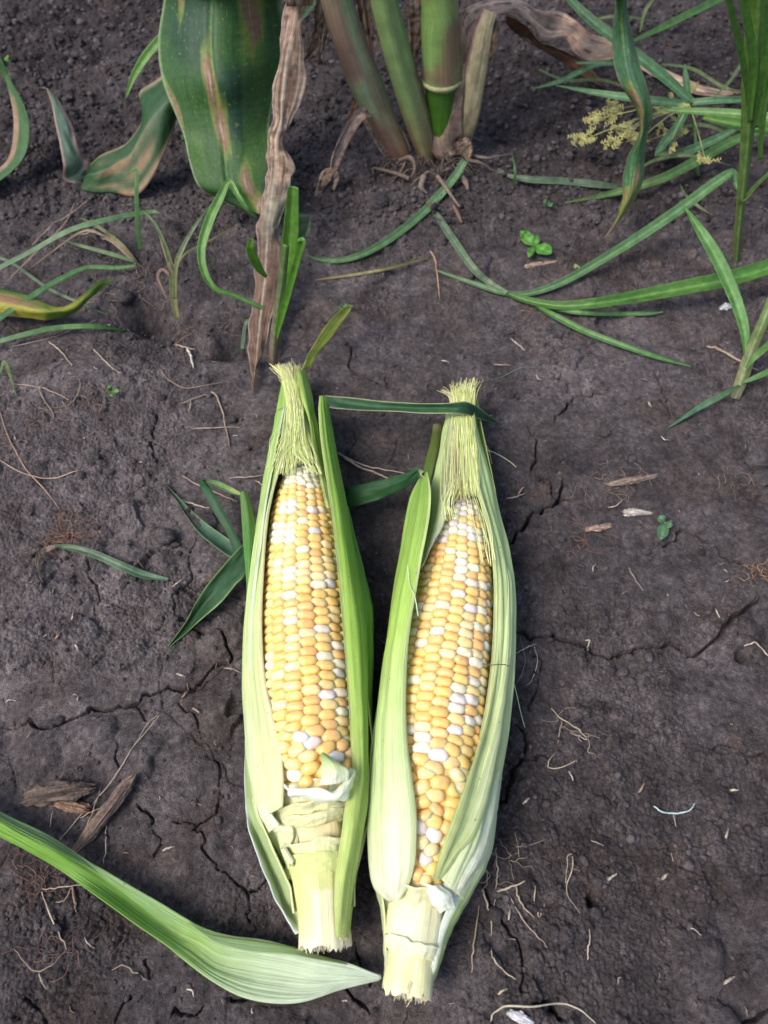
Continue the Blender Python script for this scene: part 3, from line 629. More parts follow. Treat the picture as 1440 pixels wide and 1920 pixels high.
# tucked folds at the left of the base
kids.append(pxsheet(None, [[(474, 1490, .024), (500, 1492, .032), (530, 1490, .034)], [(484, 1530, .022), (510, 1535, .029), (545, 1530, .034)], [(500, 1570, .020), (522, 1575, .027), (552, 1570, .034)], [(522, 1612, .018), (538, 1612, .026), (556, 1606, .033)], [(540, 1650, .018), (548, 1648, .024), (562, 1645, .028)]],
    lambda U, V: cgrad([(0, K(.56, .66, .34)), (.6, K(.70, .74, .44)), (1, K(.74, .72, .42))])(U)*(0.85+.3*vn(U*16, V*2, 5))[..., None], 60, 24, .0008, 'husk_leaf', 'husk', lambda U, V: .0022*(vn(U*5+V*2, V*3, 6)*2-1)))
for k_, (off, zz, cc) in enumerate([(-4, .030, K(.62, .70, .38)), (6, .032, K(.72, .74, .44))]):
    pth = [(498+off, 1500+off*.3), (506+off, 1540+off*.2), (524+off, 1553), (541+off*.6, 1552), (549, 1566+off*.2), (541, 1583), (530+off*.3, 1588), (536+off*.5, 1602), (546+off*.5, 1618)]
    kids.append(pxsheet(None, [[(x_-2, y_-6, zz-.010), (x_, y_-2, zz+.001), (x_+3, y_+5, zz), (x_+5, y_+9, zz-.007)] for x_, y_ in pth], (lambda cc: lambda U, V: cc*(0.85+0.25*vn(U*5, V*6, 2))[..., None]*np.ones(U.shape+(3,)))(cc), 70, 14, 0.0009, 'husk_leaf', 'pith'))
kids.append(pxsheet(None, [[(600, 1472, .049), (630, 1470, .050), (655, 1462, .048)], [(603, 1440, .051), (628, 1440, .053), (650, 1440, .051)], [(600, 1414, .051), (604, 1412, .052), (608, 1412, .051)]][::-1],
    lambda U, V: cgrad([(0, K(.30, .48, .14)), (.5, K(.66, .74, .42)), (1, K(.80, .84, .66))])(V), 40, 20, 0.0006, 'husk_leaf', 'husk', lambda U, V: 0.0006*fbm(U*4, V*3, 2, 5), 'torn flap of pale husk standing over the last kernels'))
kids.append(pxsheet(None, [[(656, 1440, .044), (662, 1443, .046), (666, 1452, .043)], [(645, 1462, .048), (655, 1468, .049), (660, 1478, .045)], [(625, 1482, .050), (640, 1492, .050), (648, 1500, .044)], [(600, 1478, .050), (608, 1494, .050), (615, 1504, .044)], [(545, 1478, .049), (560, 1490, .049), (570, 1500, .044)], [(532, 1470, .045), (540, 1484, .046), (548, 1494, .042)]],
    lambda U, V: cgrad([(0, K(.66, .76, .46)), (.5, K(.80, .84, .66)), (1, K(.84, .84, .78))])(V), 60, 14, 0.0012, 'husk_leaf', 'pith', lambda U, V: 0.0010*fbm(U*3, V*8, 2, 6)))
# frayed fibres at the cut
def frays(ear, y0, y1, r0, n, seed, ln=0.006, amin=28, amax=165, rad=.00028):
    rg = np.random.default_rng(seed); mb = MB()
    for i in range(n):
        a = R(rg.uniform(amin, amax)); rr = r0*math.sqrt(rg.uniform(.05, 1.0)); p0 = ear.pt(y0, a, rr*.97); p1 = ear.pt(y1, a, rr); d = p1-p0; d /= np.linalg.norm(d)
        e_ = p1+d*ln*rg.uniform(-.5, 1)+rg.normal(0, .0006, 3)
        tube(mb, [p0, p1*.6+p0*.4+rg.normal(0, .0003, 3), e_], [rad*rg.uniform(.8, 1.6), rad*.5], 5, K(.88, .84, .66)*rg.uniform(.8, 1.05) if rg.random() < .8 else K(.78, .60, .24), n=6)
    return mb.build('torn_fibre', 'pith', None)
kids.append(frays(e1, 1735, 1760, .0100, 220, 3, .0028))
# blades (leafy tips of the husk leaves)
BL = lambda dk, lt, ed=K(.35, .45, .18): (lambda U, V: blend(blend(np.ones(U.shape+(3,))*dk, lt, sstep(.3, .7, vn(U*3, V*2.5, 8))*.6), ed, np.clip(sstep(.90, 1, U)+sstep(.10, 0, U), 0, 1)))
DKL, MDL = K(.022, .075, .030), K(.05, .14, .06)
kids.append(pxsheet(None, [[(611, 741, .028), (613, 753, .028), (616, 764, .027)], [(650, 745, .030), (650, 757, .027), (650, 767, .028)], [(715, 752, .032), (715, 763, .029), (715, 771, .030)], [(780, 756, .036), (780, 765, .032), (780, 774, .034)], [(838, 756, .042), (840, 765, .038), (838, 775, .038)], [(872, 753, .041), (874, 765, .038), (872, 778, .035)],
    [(898, 764, .030), (897, 774, .029), (897, 785, .026)], [(920, 782, .018), (920, 786, .017), (918, 791, .016)], [(942, 796, .006), (942, 797, .006), (941, 798, .006)]], BL(DKL, MDL, K(.40, .42, .22)), 110, 16, .0004, 'leaf_blade', 'leaf', lambda U, V: 0.0005*fbm(U*2, V*7, 2, 3), 'dark blade lying across the neighbouring ear'))
kids.append(pxsheet(None, [[(568, 694, .018), (574, 690, .018), (583, 690, .017)], [(574, 672, .022), (584, 668, .021), (596, 664, .020)], [(592, 640, .026), (604, 640, .024), (618, 638, .023)], [(615, 605, .030), (628, 606, .028), (641, 606, .027)], [(640, 580, .033), (650, 582, .031), (657, 582, .031)], [(655, 571, .034), (659, 572, .034), (662, 573, .034)]],
    lambda U, V: blend(blend(np.ones(U.shape+(3,))*K(.20, .27, .035), K(.36, .30, .08), sstep(.5, .8, vn(U*4, V*9, 4))*.6), K(.12, .22, .03), sstep(.4, .5, U)*sstep(.6, .5, U)), 60, 12, .0004, 'leaf_blade', 'leaf', None, 'short yellowing blade with brown edges at the tuft'))
# left cluster: sheath with three dark blades
kids.append(pxsheet(None, [[(450, 923, .024), (456, 920, .026), (463, 921, .024)], [(452, 960, .026), (464, 955, .028), (473, 952, .024)], [(455, 1010, .028), (468, 1005, .030), (483, 1000, .026)], [(459, 1060, .028), (468, 1060, .031), (484, 1050, .028)], [(462, 1110, .026), (466, 1110, .030), (474, 1105, .028)], [(458, 1160, .024), (461, 1160, .026), (465, 1160, .027)]],
    lambda U, V: blend(cgrad([(0, K(.16, .28, .08)), (.5, K(.10, .26, .06)), (1, K(.22, .42, .10))])(V), K(.28, .42, .12), sstep(.6, .9, U)*.7), 70, 14, .0006, 'husk_leaf', 'husk', None, 'dark green husk leaf standing off beside the ear'))
kids.append(pxsheet(None, [[(455, 926, .024), (458, 930, .024)], [(437, 915, .022), (434, 925, .022)], [(418, 905, .024), (413, 917, .024)], [(400, 899, .025), (393, 908, .026)], [(382, 898, .026), (376, 902, .026)], [(372, 904, .022), (384, 908, .026)], [(382, 925, .018), (398, 920, .022)], [(397, 955, .014), (414, 948, .018)], [(416, 985, .012), (432, 982, .016)], [(431, 1015, .011), (448, 1012, .015)], [(438, 1038, .010), (455, 1030, .014)]],
    lambda U, V: cgrad([(0, K(.36, .46, .16)), (.18, K(.22, .36, .12)), (.4, DKL*1.3), (1, DKL)])(V), 100, 12, .0004, 'leaf_blade', 'leaf', lambda U, V: -0.0015*np.sin(U*np.pi)))
kids.append(pxsheet(None, [[(305, 904, .005), (307, 904, .005)], [(332, 940, .006), (340, 938, .006)], [(350, 968, .008), (361, 958, .006)], [(372, 998, .009), (390, 983, .007)], [(400, 1022, .010), (418, 1003, .008)], [(430, 1044, .010), (440, 1018, .009)], [(448, 1050, .012), (456, 1026, .012)]],
    BL(K(.035, .10, .055), K(.10, .19, .12), K(.30, .38, .18)), 80, 14, .0004, 'leaf_blade', 'leaf', lambda U, V: -0.002*np.sin(U*np.pi)))
kids.append(pxsheet(None, [[(461, 1016, .014), (466, 1030, .013), (464, 1060, .012)], [(446, 1030, .015), (455, 1048, .012), (456, 1082, .012)], [(420, 1058, .015), (432, 1076, .011), (440, 1098, .012)], [(392, 1092, .013), (400, 1112, .009), (415, 1128, .011)], [(368, 1128, .010), (374, 1144, .006), (384, 1156, .008)], [(348, 1165, .007), (352, 1174, .004), (358, 1180, .005)], [(316, 1212, .004), (318, 1213, .003), (319, 1213, .004)]],
    BL(K(.018, .065, .022), K(.05, .13, .06), K(.22, .34, .12)), 90, 18, .0004, 'leaf_blade', 'leaf', lambda U, V: 0.0006*fbm(U*4, V*5, 2, 2)))
kids.append(pxsheet(None, [[(492, 1000, .012), (497, 960, .020)], [(484, 975, .012), (496, 930, .018)], [(500, 920, .010), (506, 880, .015)], [(503, 880, .010), (512, 850, .014)]], BL(DKL, MDL), 40, 8, .0004, 'leaf_blade', 'leaf'))
adopt(E1, *kids)

# ---- ear two
e2 = Ear([(872, 730), (873, 800), (872, 880), (870, 935), (858, 1080), (840, 1200), (824, 1330), (810, 1450), (800, 1560), (793, 1640), (785, 1700), (776, 1770), (766, 1860)],
         [(720, .016), (800, .021), (880, .024), (960, .025), (1100, .026), (1450, .026), (1600, .0245), (1700, .021), (1860, .0155)],
         [(720, .004), (915, .0045), (928, .0075), (950, .0115), (990, .0152), (1060, .0182), (1150, .0205), (1300, .0217), (1450, .0208), (1550, .0178), (1620, .014), (1700, .013), (1860, .011)])
org = G(830, 1300); org[2] = 0
E2 = empty('corn_ear', org, 'half-husked corn ear on the right, its kernels narrowing to a point at the base', 'corn ear', 'half-husked corn ears on the soil')
kids = []
W2 = [(858, 965), (845, 985), (866, 990), (890, 1000), (838, 1005), (858, 1040), (857, 1068), (858, 1082), (886, 1062), (889, 1092), (858, 1110), (908, 1040), (905, 1012), (909, 1090), (829, 1134), (888, 1137), (826, 1178), (793, 1197), (886, 1168), (906, 1180), (777, 1182), (908, 1128), (860, 1225), (886, 1240), (855, 1293), (853, 1310), (852, 1327), (882, 1309), (879, 1340), (848, 1364), (884, 1275), (775, 1365), (788, 1380), (788, 1405), (812, 1420), (864, 1438), (766, 1295), (814, 1525), (822, 1565), (798, 1605), (786, 1129), (905, 1211), (800, 1250)]
kids.append(kernels(e2, 918, 1650, 1370, 18, None, 9, W2, 1000, wr=0.03))
kids.append(lathe(e2, [(925, .003), (960, .010), (1060, .0155), (1250, .0188), (1450, .0180), (1640, .0118)], 'cob', 'pith', None, lambda U, V: np.ones(U.shape+(3,))*K(.85, .62, .22)))
hr2 = lambda yv: np.interp(yv, [720, 780, 850, 900, 960, 1050, 1200, 1400, 1500, 1580, 1650, 1720, 1800], [.006, .0085, .0125, .0155, .0195, .0235, .0262, .0265, .0250, .0220, .0165, .0125, .0098])
kids.append(husk_tube(e2, 735, 1790, R(-195), R(15), hr2, None, huskcol(PG, PG, WG, seed=44)))
# back husk at the neck, left
kids.append(wrap(None, [(849, 772, 836, 775, .030, .022), (851, 820, 824, 830, .034, .022), (850, 870, 815, 880, .037, .024), (846, 920, 806, 930, .040, .026), (838, 960, 800, 985, .042, .028), (820, 1000, 788, 1040, .044, .030), (800, 1045, 778, 1080, .043, .03)],
    huskcol(K(.46, .64, .26), K(.54, .70, .32), K(.64, .74, .40), K(.74, .82, .56), .2, 51), ridge=.0009, rf=7, seed=53, nu=28))
# big left husk leaf
kids.append(wrap(None, [(801, 884, 793, 888, .045, .040), (808, 920, 776, 925, .047, .036), (807, 960, 766, 965, .049, .034), (800, 1005, 757, 1010, .050, .032), (791, 1050, 748, 1060, .050, .030), (780, 1110, 737, 1125, .050, .028), (770, 1170, 727, 1180, .049, .027), (763, 1240, 716, 1245, .048, .026), (761, 1330, 706, 1330, .048, .026), (765, 1400, 699, 1410, .048, .026),
    (773, 1460, 693, 1480, .048, .025), (780, 1510, 690, 1540, .047, .024), (782, 1560, 691, 1590, .045, .024), (778, 1620, 697, 1640, .041, .023), (766, 1660, 709, 1672, .037, .024), (748, 1688, 730, 1692, .034, .026)],
    huskcol(K(.22, .40, .08), K(.44, .66, .16), K(.76, .84, .64), K(.66, .76, .36), 0.07, 61, p=(0, .42, .88)), ridge=.0008, rf=7, seed=63, nu=44, nv=180, label='broad green husk leaf fading to white at its lower end'))
# right husk leaf, and two folded layers over it
kids.append(wrap(None, [(868, 782, 886, 782, .030, .022), (876, 840, 903, 850, .035, .023), (888, 900, 920, 910, .039, .024), (903, 950, 934, 970, .041, .025), (918, 1010, 950, 1030, .040, .025), (926, 1080, 959, 1090, .039, .025), (926, 1160, 961, 1165, .038, .025), (922, 1240, 959, 1250, .038, .025), (914, 1310, 953, 1325, .039, .025),
    (900, 1385, 945, 1400, .040, .025), (884, 1450, 933, 1470, .042, .025), (866, 1510, 927, 1540, .043, .024), (848, 1560, 920, 1595, .043, .023), (832, 1600, 900, 1640, .042, .021), (818, 1640, 872, 1690, .039, .02)],
    huskcol(K(.50, .68, .30), K(.60, .74, .38), K(.72, .82, .54), K(.70, .74, .36), .10, 71, out=K(.58, .74, .40)), ridge=.0016, rf=8, seed=73, nu=48, nv=180))
kids.append(wrap(None, [(932, 1040, 944, 1040, .036, .030), (941, 1090, 958, 1100, .036, .027), (938, 1180, 962, 1190, .037, .026), (930, 1260, 960, 1270, .038, .026), (915, 1340, 952, 1350, .041, .027), (893, 1410, 940, 1425, .044, .028), (868, 1480, 925, 1500, .046, .028), (845, 1540, 900, 1570, .047, .029), (828, 1590, 860, 1610, .046, .034), (812, 1645, 826, 1652, .042, .036)],
    huskcol(K(.58, .72, .40), K(.62, .74, .40), K(.62, .74, .34), K(.52, .60, .24), .12, 81), ridge=.0012, rf=6, seed=83, nu=34, tuck=.15, nv=150, label='folded pale husk strip running over the lower kernels'))
kids.append(wrap(None, [(928, 1395, 941, 1400, .034, .026), (908, 1460, 934, 1470, .037, .026), (890, 1530, 926, 1540, .039, .025), (868, 1590, 912, 1605, .040, .024), (850, 1625, 885, 1655, .039, .023), (830, 1660, 855, 1690, .036, .023)],
    huskcol(K(.64, .76, .46), K(.70, .82, .62), K(.78, .86, .72), K(.84, .88, .86), .25, 91), ridge=.0010, rf=5, seed=93, nu=26, nv=90))
# neck: side husk right + stub left
kids.append(wrap(None, [(879, 760, 887, 762, .028, .020), (884, 800, 896, 805, .031, .021), (892, 860, 910, 870, .034, .022), (905, 930, 928, 945, .037, .024)], huskcol(K(.46, .66, .28), K(.54, .72, .34), K(.60, .74, .40), None, 0, 95), ridge=.0006, rf=4, seed=97, nu=20, nv=60))
kids.append(pxsheet(None, [[(812, 796, .016), (820, 794, .018), (829, 797, .016)], [(806, 830, .014), (815, 830, .017), (824, 832, .016)], [(797, 862, .012), (806, 864, .016), (816, 870, .016)], [(790, 890, .010), (798, 895, .015), (806, 905, .015)]],
    lambda U, V: cgrad([(0, K(.34, .30, .12)), (.15, K(.10, .13, .03)), (1, K(.12, .20, .04))])(V)*(0.8+.4*vn(U*9, V*2, 2))[..., None], 40, 12, .0008, 'husk_leaf', 'husk', None, 'dark brownish husk stub behind the neck'))
kids.append(silk(None, [([(869, 928, .036, .0040), (868, 890, .035, .0036), (866, 835, .034, .0028), (865, 785, .031, .0024), (866, 745, .029, .0024), (872, 722, .029, .0042)], 340, .00017, SC),
    ([(880, 930, .040, .003), (878, 850, .036, .003), (878, 790, .031, .002), (880, 745, .030, .002), (884, 712, .032, .003)], 60, .00016, SC),
    ([(855, 940, .040, .004), (856, 850, .035, .004), (857, 780, .030, .0018), (854, 745, .028, .002), (848, 733, .028, .005)], 50, .00020, [K(.56, .50, .24), K(.62, .62, .32)]),
    ([(842, 975, .045, .002), (838, 945, .043, .002), (845, 920, .042, .002), (860, 880, .037, .002)], 16, .00018, SC),
    ([(918, 1060, .043, .002), (908, 1000, .045, .002), (895, 950, .044, .002), (880, 900, .040, .002)], 10, .00016, SC)], 21))
kids.append(pxsheet(None, [[(846, 735, .018), (866, 733, .0265), (886, 735, .018)], [(843, 780, .020), (866, 780, .0285), (886, 780, .020)], [(842, 830, .024), (867, 830, .0305), (892, 830, .024)], [(842, 880, .026), (869, 880, .0315), (898, 880, .026)], [(842, 922, .026), (869, 932, .0300), (898, 922, .026)]], lambda U, V: np.ones(U.shape+(3,))*K(.66, .74, .30)*(.78+.4*vn(U*34, V*1.5, 5))[..., None], 60, 26, .0006, 'silk', 'husk', lambda U, V: .0004*(vn(U*24, V*2, 4)*2-1)))
# loose single silks
for pth in [[(884, 722, .03), (905, 715, .02), (940, 707, .01), (975, 690, .012), (1003, 688, .010)], [(899, 838, .02), (930, 850, .006), (955, 865, .003), (968, 876, .002)], [(784, 1155, .050), (778, 1120, .052), (768, 1095, .050), (764, 1060, .05)],
            [(912, 835, .02), (918, 850, .02), (922, 870, .01)], [(876, 1010, .049), (884, 990, .052), (893, 975, .05)], [(905, 1245, .044), (920, 1247, .047), (945, 1246, .042), (960, 1252, .03)], [(955, 1250, .028), (966, 1290, .008), (975, 1330, .003), (984, 1364, .003)]]:
    mb = MB(); tube(mb, [P(*q) for q in pth], [.00024, .00018], 5, K(.05, .07, .03) if pth[0][0] == 905 else K(.60, .66, .40) if pth[0][1] > 800 else K(.10, .18, .10), n=24); kids.append(mb.build('loose_silk', 'silk'))
# blade pointing to the other ear
kids.append(pxsheet(None, [[(797, 884, .044), (790, 890, .046), (799, 896, .044)], [(782, 876, .046), (782, 884, .046), (784, 893, .042)], [(770, 884, .042), (770, 892, .041), (774, 904, .036)], [(745, 892, .034), (740, 908, .032), (745, 922, .028)], [(715, 900, .028), (708, 917, .026), (715, 936, .022)], [(684, 906, .022), (676, 925, .020), (682, 946, .017)], [(655, 914, .017), (650, 934, .015), (655, 954, .012)], [(648, 925, .013), (646, 940, .011), (650, 958, .009)], [(632, 960, .010), (630, 970, .008), (634, 980, .008)]],
    lambda U, V: blend(blend(np.ones(U.shape+(3,))*DKL, K(.03, .10, .03), vn(U*3, V*3, 3)), K(.55, .62, .30), np.clip(1-V/.10, 0, 1)), 90, 18, .0004, 'leaf_blade', 'leaf', lambda U, V: .0012*fbm(U*3, V*6, 2, 9), 'dark green blade reaching to the other ear'))
# base
kids.append(collar(e2, 1622, 1668, R(40), R(140), .0130, .0115, None, cream((.74, .68, .42), (.76, .70, .40)), .0010, 6, 11))
kids.append(collar(e2, 1650, 1688, R(-5), R(175), .0140, .0112, None, cream((.78, .74, .48), (.76, .70, .40)), .0020, 5, 12, skew=-18, lipw=.0008))
kids.append(lathe(e2, [(1640, .0105), (1675, .0110), (1720, .0114), (1765, .0110), (1780, .0100)], 'shank_knob', 'pith', None, lambda U, V: cgrad([(0, K(.78, .74, .42)), (1, K(.80, .78, .50))])(V), ridge=.04, ridgef=18, seed=15))
kids.append(collar(e2, 1752, 1782, R(-15), R(195), 0.0124, .0102, None, cream((.82, .80, .62), (.78, .74, .44)), .0008, 9, 13, skew=-6))
kids.append(lathe(e2, [(1765, .0098), (1790, .0096), (1830, .0094), (1858, .0095)], 'shank', 'pith', None, lambda U, V: cgrad([(0, K(.74, .70, .40)), (.7, K(.70, .70, .36)), (1, K(.78, .74, .46))])(V), ridge=.05, ridgef=26, torn=.0016, seed=16, sides=60))
kids.append(frays(e2, 1830, 1856, .0094, 90, 5, .0028))
kids.append(pxsheet(None, [[(697, 1640, .022), (700, 1650, .024), (706, 1660, .024)], [(712, 1700, .017), (718, 1702, .020), (732, 1704, .022)], [(718, 1745, .014), (727, 1746, .018), (740, 1746, .020)], [(720, 1790, .011), (727, 1790, .015), (735, 1786, .018)], [(719, 1830, .010), (722, 1830, .012), (726, 1826, .013)], [(719, 1852, .009), (721, 1852, .010), (723, 1850, .010)]],
    lambda U, V: cgrad([(0, K(.62, .72, .44)), (.5, K(.72, .78, .50)), (1, K(.80, .84, .66))])(V), 70, 12, .0009, 'husk_leaf', 'husk', lambda U, V: .0004*fbm(U*4, V*9, 2, 4)))
kids.append(wrap(None, [(900, 1560, 924, 1570, .030, .022), (880, 1622, 910, 1625, .031, .020), (858, 1665, 888, 1668, .030, .018), (840, 1700, 866, 1708, .029, .016), (824, 1740, 846, 1748, .027, .015), (815, 1785, 831, 1790, .025, .014), (806, 1825, 818, 1828, .022, .012), (795, 1862, 801, 1864, .018, .011)],
    huskcol(K(.66, .78, .50), K(.54, .68, .30), K(.64, .74, .36), K(.84, .90, .90), .22, 99), ridge=.0006, rf=5, seed=101, nu=26, nv=110, zb=.004))
kids.append(pxsheet(None, [[(790, 1655, .036), (808, 1660, .039), (826, 1658, .038)], [(805, 1685, .036), (826, 1690, .038), (850, 1680, .035)], [(826, 1712, .032), (838, 1708, .034), (852, 1700, .032)]], lambda U, V: np.ones(U.shape+(3,))*K(.80, .84, .66), 30, 14, .0012, 'husk_leaf', 'pith', lambda U, V: .0014*fbm(U*3, V*3, 2, 14)))
adopt(E2, *kids)
#@@PART3
# ------------------------------------------------------------------ blades, stalks and leaves
def PYv(px, py, y0):
    "point on the pixel's ray that stands at world depth y0"
    b = (py-PH/2)/F; dy = s32-b*c32; dz = -c32-b*s32; t = y0/dy
    return np.array([(px-PW/2)/F*t, y0, HC+dz*t])
def depth(p): return p[1]*s32+(HC-p[2])*c32
class Wp(tuple): pass       # marks a station already given in world metres
def path3(pts, ground=False):
    out = []
    for q in pts:
        if isinstance(q, Wp): out.append(np.array(q[:3], float))
        else: out.append(G(q[0], q[1], q[2]) if ground else P(q[0], q[1], q[2]))
    return np.array(out)
def ribbon(parent, pts, wpx, colf, name='blade', mat='grass', keel=0.0, roll=0.0, nv=70, nu=10, thick=0.00025, ground=True, wob=0.0, label=None, seed=0, crinkle=0.0, mb=None):
    "leaf blade along a path; widths in photo pixels where it stands; roll in degrees (number or list)"
    c = path3(pts, ground); wm = np.array([(w_*depth(p)/F) for w_, p in zip(np.interp(np.linspace(0, 1, len(c)), np.linspace(0, 1, len(wpx)), wpx) if len(wpx) != len(c) else wpx, c)])
    c2 = catmull(c, nv); w2 = np.maximum(catmull(wm[:, None], nv)[:, 0], 0.00015)
    if ground: c2[:, 2] = np.maximum(c2[:, 2], gz(c2[:, 0], c2[:, 1])+0.0006)
    t = np.gradient(c2, axis=0); t /= np.maximum(np.linalg.norm(t, axis=1, keepdims=True), 1e-12)
    view = np.array([0, 0, HC])-c2; view /= np.linalg.norm(view, axis=1, keepdims=True); N = 0.6*view+0.4*np.array([0, 0, 1.0])
    S = np.cross(t, N); S /= np.maximum(np.linalg.norm(S, axis=1, keepdims=True), 1e-9); N = np.cross(S, t)
    N *= np.sign(np.sum(N*view, axis=1, keepdims=True))
    rl = R(1)*np.interp(np.linspace(0, 1, nv), np.linspace(0, 1, np.size(roll)) if np.size(roll) > 1 else [0, 1], roll if np.size(roll) > 1 else [roll, roll])
    S2 = S*np.cos(rl)[:, None]+N*np.sin(rl)[:, None]; N2 = -S*np.sin(rl)[:, None]+N*np.cos(rl)[:, None]
    u = np.linspace(-1, 1, nu)
    wv = 1+wob*(vn(np.linspace(0, 9, nv), np.zeros(nv), seed)*2-1)
    g = c2[:, None]+u[None, :, None]*(w2*0.5*wv)[:, None, None]*S2[:, None]+((np.abs(u)[None, :]**1.3-0.5)*(w2*0.5*keel)[:, None])[..., None]*N2[:, None]
    dsp = None
    if crinkle: dsp = lambda U, V: crinkle*(fbm(U*3, V*14, 3, seed+3)+0.6*(vn(U*14, V*3, seed)*2-1))*np.clip(V*10, 0, 1)
    if ground:
        lo = gz(g[..., 0], g[..., 1])+0.0004; g[..., 2] = np.maximum(g[..., 2], lo)
    own = mb is None; mb = mb or MB(); sheet(mb, g, thick, colf, dsp)
    if not own: return None
    o = mb.build(name, mat, parent)
    if label: o['label'] = label
    return o
def gcol(a, b=None, mid=None, tip=None, seed=0):
    a = K(*a)*K(.88, .80, .85); b = a if b is None else K(*b)*K(.88, .80, .85)
    def f(U, V):
        c = cgrad([(0, a), (1, b)])(V)*(0.85+0.3*vn(U*3, V*7, seed))[..., None]
        if mid is not None: c = blend(c, K(*mid), np.exp(-((U-.5)/.09)**2)*0.7)
        if tip is not None: c = blend(c, K(*tip), sstep(.86, 1, V))
        return c
    return f
GR, GR2, GRD, GRB = (.09, .25, .045), (.14, .33, .05), (.05, .14, .04), (.12, .24, .13)
DRY1, DRY2, BRN = K(.46, .34, .24), K(.34, .22, .16), K(.16, .085, .05)
def drycol(a=DRY1, b=DRY2, pink=0.5, seed=0, midrib=True):
    def f(U, V):
        c = blend(np.ones(U.shape+(3,))*a, b, sstep(.35, .7, vn(U*4, V*12, seed)))
        c = blend(c, K(.40, .26, .24), pink*sstep(.5, .8, vn(U*2.5, V*5, seed+2)))
        c = blend(c, K(.16, .10, .07), .8*sstep(.68, .85, vn(U*9, V*30, seed+4)))
        c = blend(c, K(.60, .50, .38), .7*sstep(.72, .86, vn(U*16, V*3, seed+6)))
        if midrib: c = blend(c, K(.52, .50, .38), .75*np.exp(-((U-.5)/.05)**2))
        return c*(0.8+.35*vn(U*30, V*3, seed+8))[..., None]
    return f
LFG, LFG2 = K(.022, .070, .026), K(.036, .105, .024)
def cornleaf(les=(), base=LFG, seed=0, rib=True, edge=None, yel=0.3):
    "green corn leaf with brown lesions: les = [(u, v, ru, rv)]"
    def f(U, V):
        c = blend(np.ones(U.shape+(3,))*base, LFG2, sstep(.35, .75, vn(U*3, V*5, seed)))
        c = blend(c, K(.12, .24, .04), yel*sstep(.55, .85, vn(U*5, V*4, seed+2)))
        if rib: c = blend(c, K(.10, .19, .07), .7*np.exp(-((U-.5)/.018)**2)); c = blend(c, K(.03, .09, .03), .5*np.exp(-((np.abs(U-.5)-.03)/.012)**2))
        sp = sstep(.90, .95, vn(U*60, V*150, seed+5)); c = blend(c, K(.22, .28, .08), sp*.5)
        for (a, b, ru, rv) in les:
            d = np.sqrt(((U-a+0.012*np.sin(V*40))/ru)**2+((V-b)/rv)**2)+0.35*(vn(U*40, V*12, seed+7)-.5)+0.2*(vn(U*90, V*30, seed+8)-.5)
            c = blend(c, K(.20, .26, .05), .7*(1-sstep(.95, 1.6, d)))
            c = blend(c, K(.24, .15, .085)*1.0, 1-sstep(.8, 1.02, d)); c = blend(c, K(.40, .30, .22), (1-sstep(.2, .75, d))*sstep(.4, .7, vn(U*60, V*8, seed+9)))
        if edge is not None: c = blend(c, K(*edge), sstep(.965, .99, np.maximum(U, 1-U)))
        return c
    return f
# ---- corn plant
base = G(805, 295); y0 = float(base[1])
CP = empty('corn_plant', base, 'corn plant with three green stalks, papery dead sheaths and drooping leaves at the rear', 'corn plant')
kids = []
def stalk(pts, wpx, colf, name='stalk', label=None, extra=None, sides=20, y=None, n=60, mat='stalk'):
    c = [PYv(a, b, (y or y0)+d) for a, b, d in pts]; wm = [w_*depth(p)/F/2 for w_, p in zip(wpx, c)]
    if extra:
        e_ = np.array(extra[:3]); st_ = c[0]; fr_ = [1, .8, .6, .42, .28, .16, .08]; c = [st_+(e_-st_)*f for f in fr_]+c; wm = [wm[0]+(extra[3]-wm[0])*f for f in fr_]+wm
    c = np.array(c); n = n+20*bool(extra); r_ = catmull(np.array(wm)[:, None], n)[:, 0]; mb = MB()
    g = tube(mb, catmull(c, n), r_, sides, colf=colf); o = mb.build(name, mat)
    if label: o['label'] = label
    kids.append(o); return o
stk = lambda top, bot, mk=(.20, .10, .08), seed=0: (lambda V, A: blend(cgrad([(0, K(*top)), (.78, K(*top)*.9), (.93, K(*bot)), (1, K(*bot)*.7)])(V)*(0.8+.4*vn(A*22, V*1.5, seed))[..., None], K(*mk), .80*sstep(.42, .72, vn(A*4, V*9, seed+3))*sstep(.25, .7, V)))
ground_x = lambda px: px
stalk([(822, -40, .0), (825, 10, 0), (825, 50, 0), (827, 100, 0), (829, 138, 0), (829, 150, 0)], [70, 71, 72, 73, 74, 74], stk((.22, .36, .10), (.20, .30, .10), seed=3), extra=(.035, y0+.01, .62, .011), label='light green ribbed upper internode')
stalk([(829, 140, 0), (829, 150, 0), (829, 158, 0)], [70, 77, 64], lambda V, A: np.ones(V.shape+(3,))*K(.42, .42, .20)*(0.8+.4*vn(A*40, V*2, 3))[..., None], name='node_ring', n=20)
stalk([(828, 150, 0), (828, 200, 0), (832, 255, 0), (836, 290, 0)], [62, 58, 50, 46], lambda V, A: cgrad([(0, K(.035, .10, .012)), (.6, K(.06, .16, .015)), (1, K(.10, .18, .03))])(V), label='dark green lower internode')
stalk([(622, -40, .0), (640, 30, 0), (668, 110, 0), (690, 165, 0), (718, 225, 0), (748, 285, 0), (757, 305, 0)], [58, 60, 62, 62, 50, 40, 36], stk((.20, .26, .14), (.30, .18, .10), (.20, .10, .09), 11), extra=(-.07, y0+.01, .5, .009))
stalk([(712, -40, -.005), (735, 60, -.005), (757, 140, -.005), (782, 220, -.005), (800, 285, -.005), (806, 318, -.005)], [50, 52, 52, 50, 38, 24], stk((.18, .27, .10), (.24, .17, .09), (.14, .08, .05), 21), extra=(-.03, y0, .55, .009))
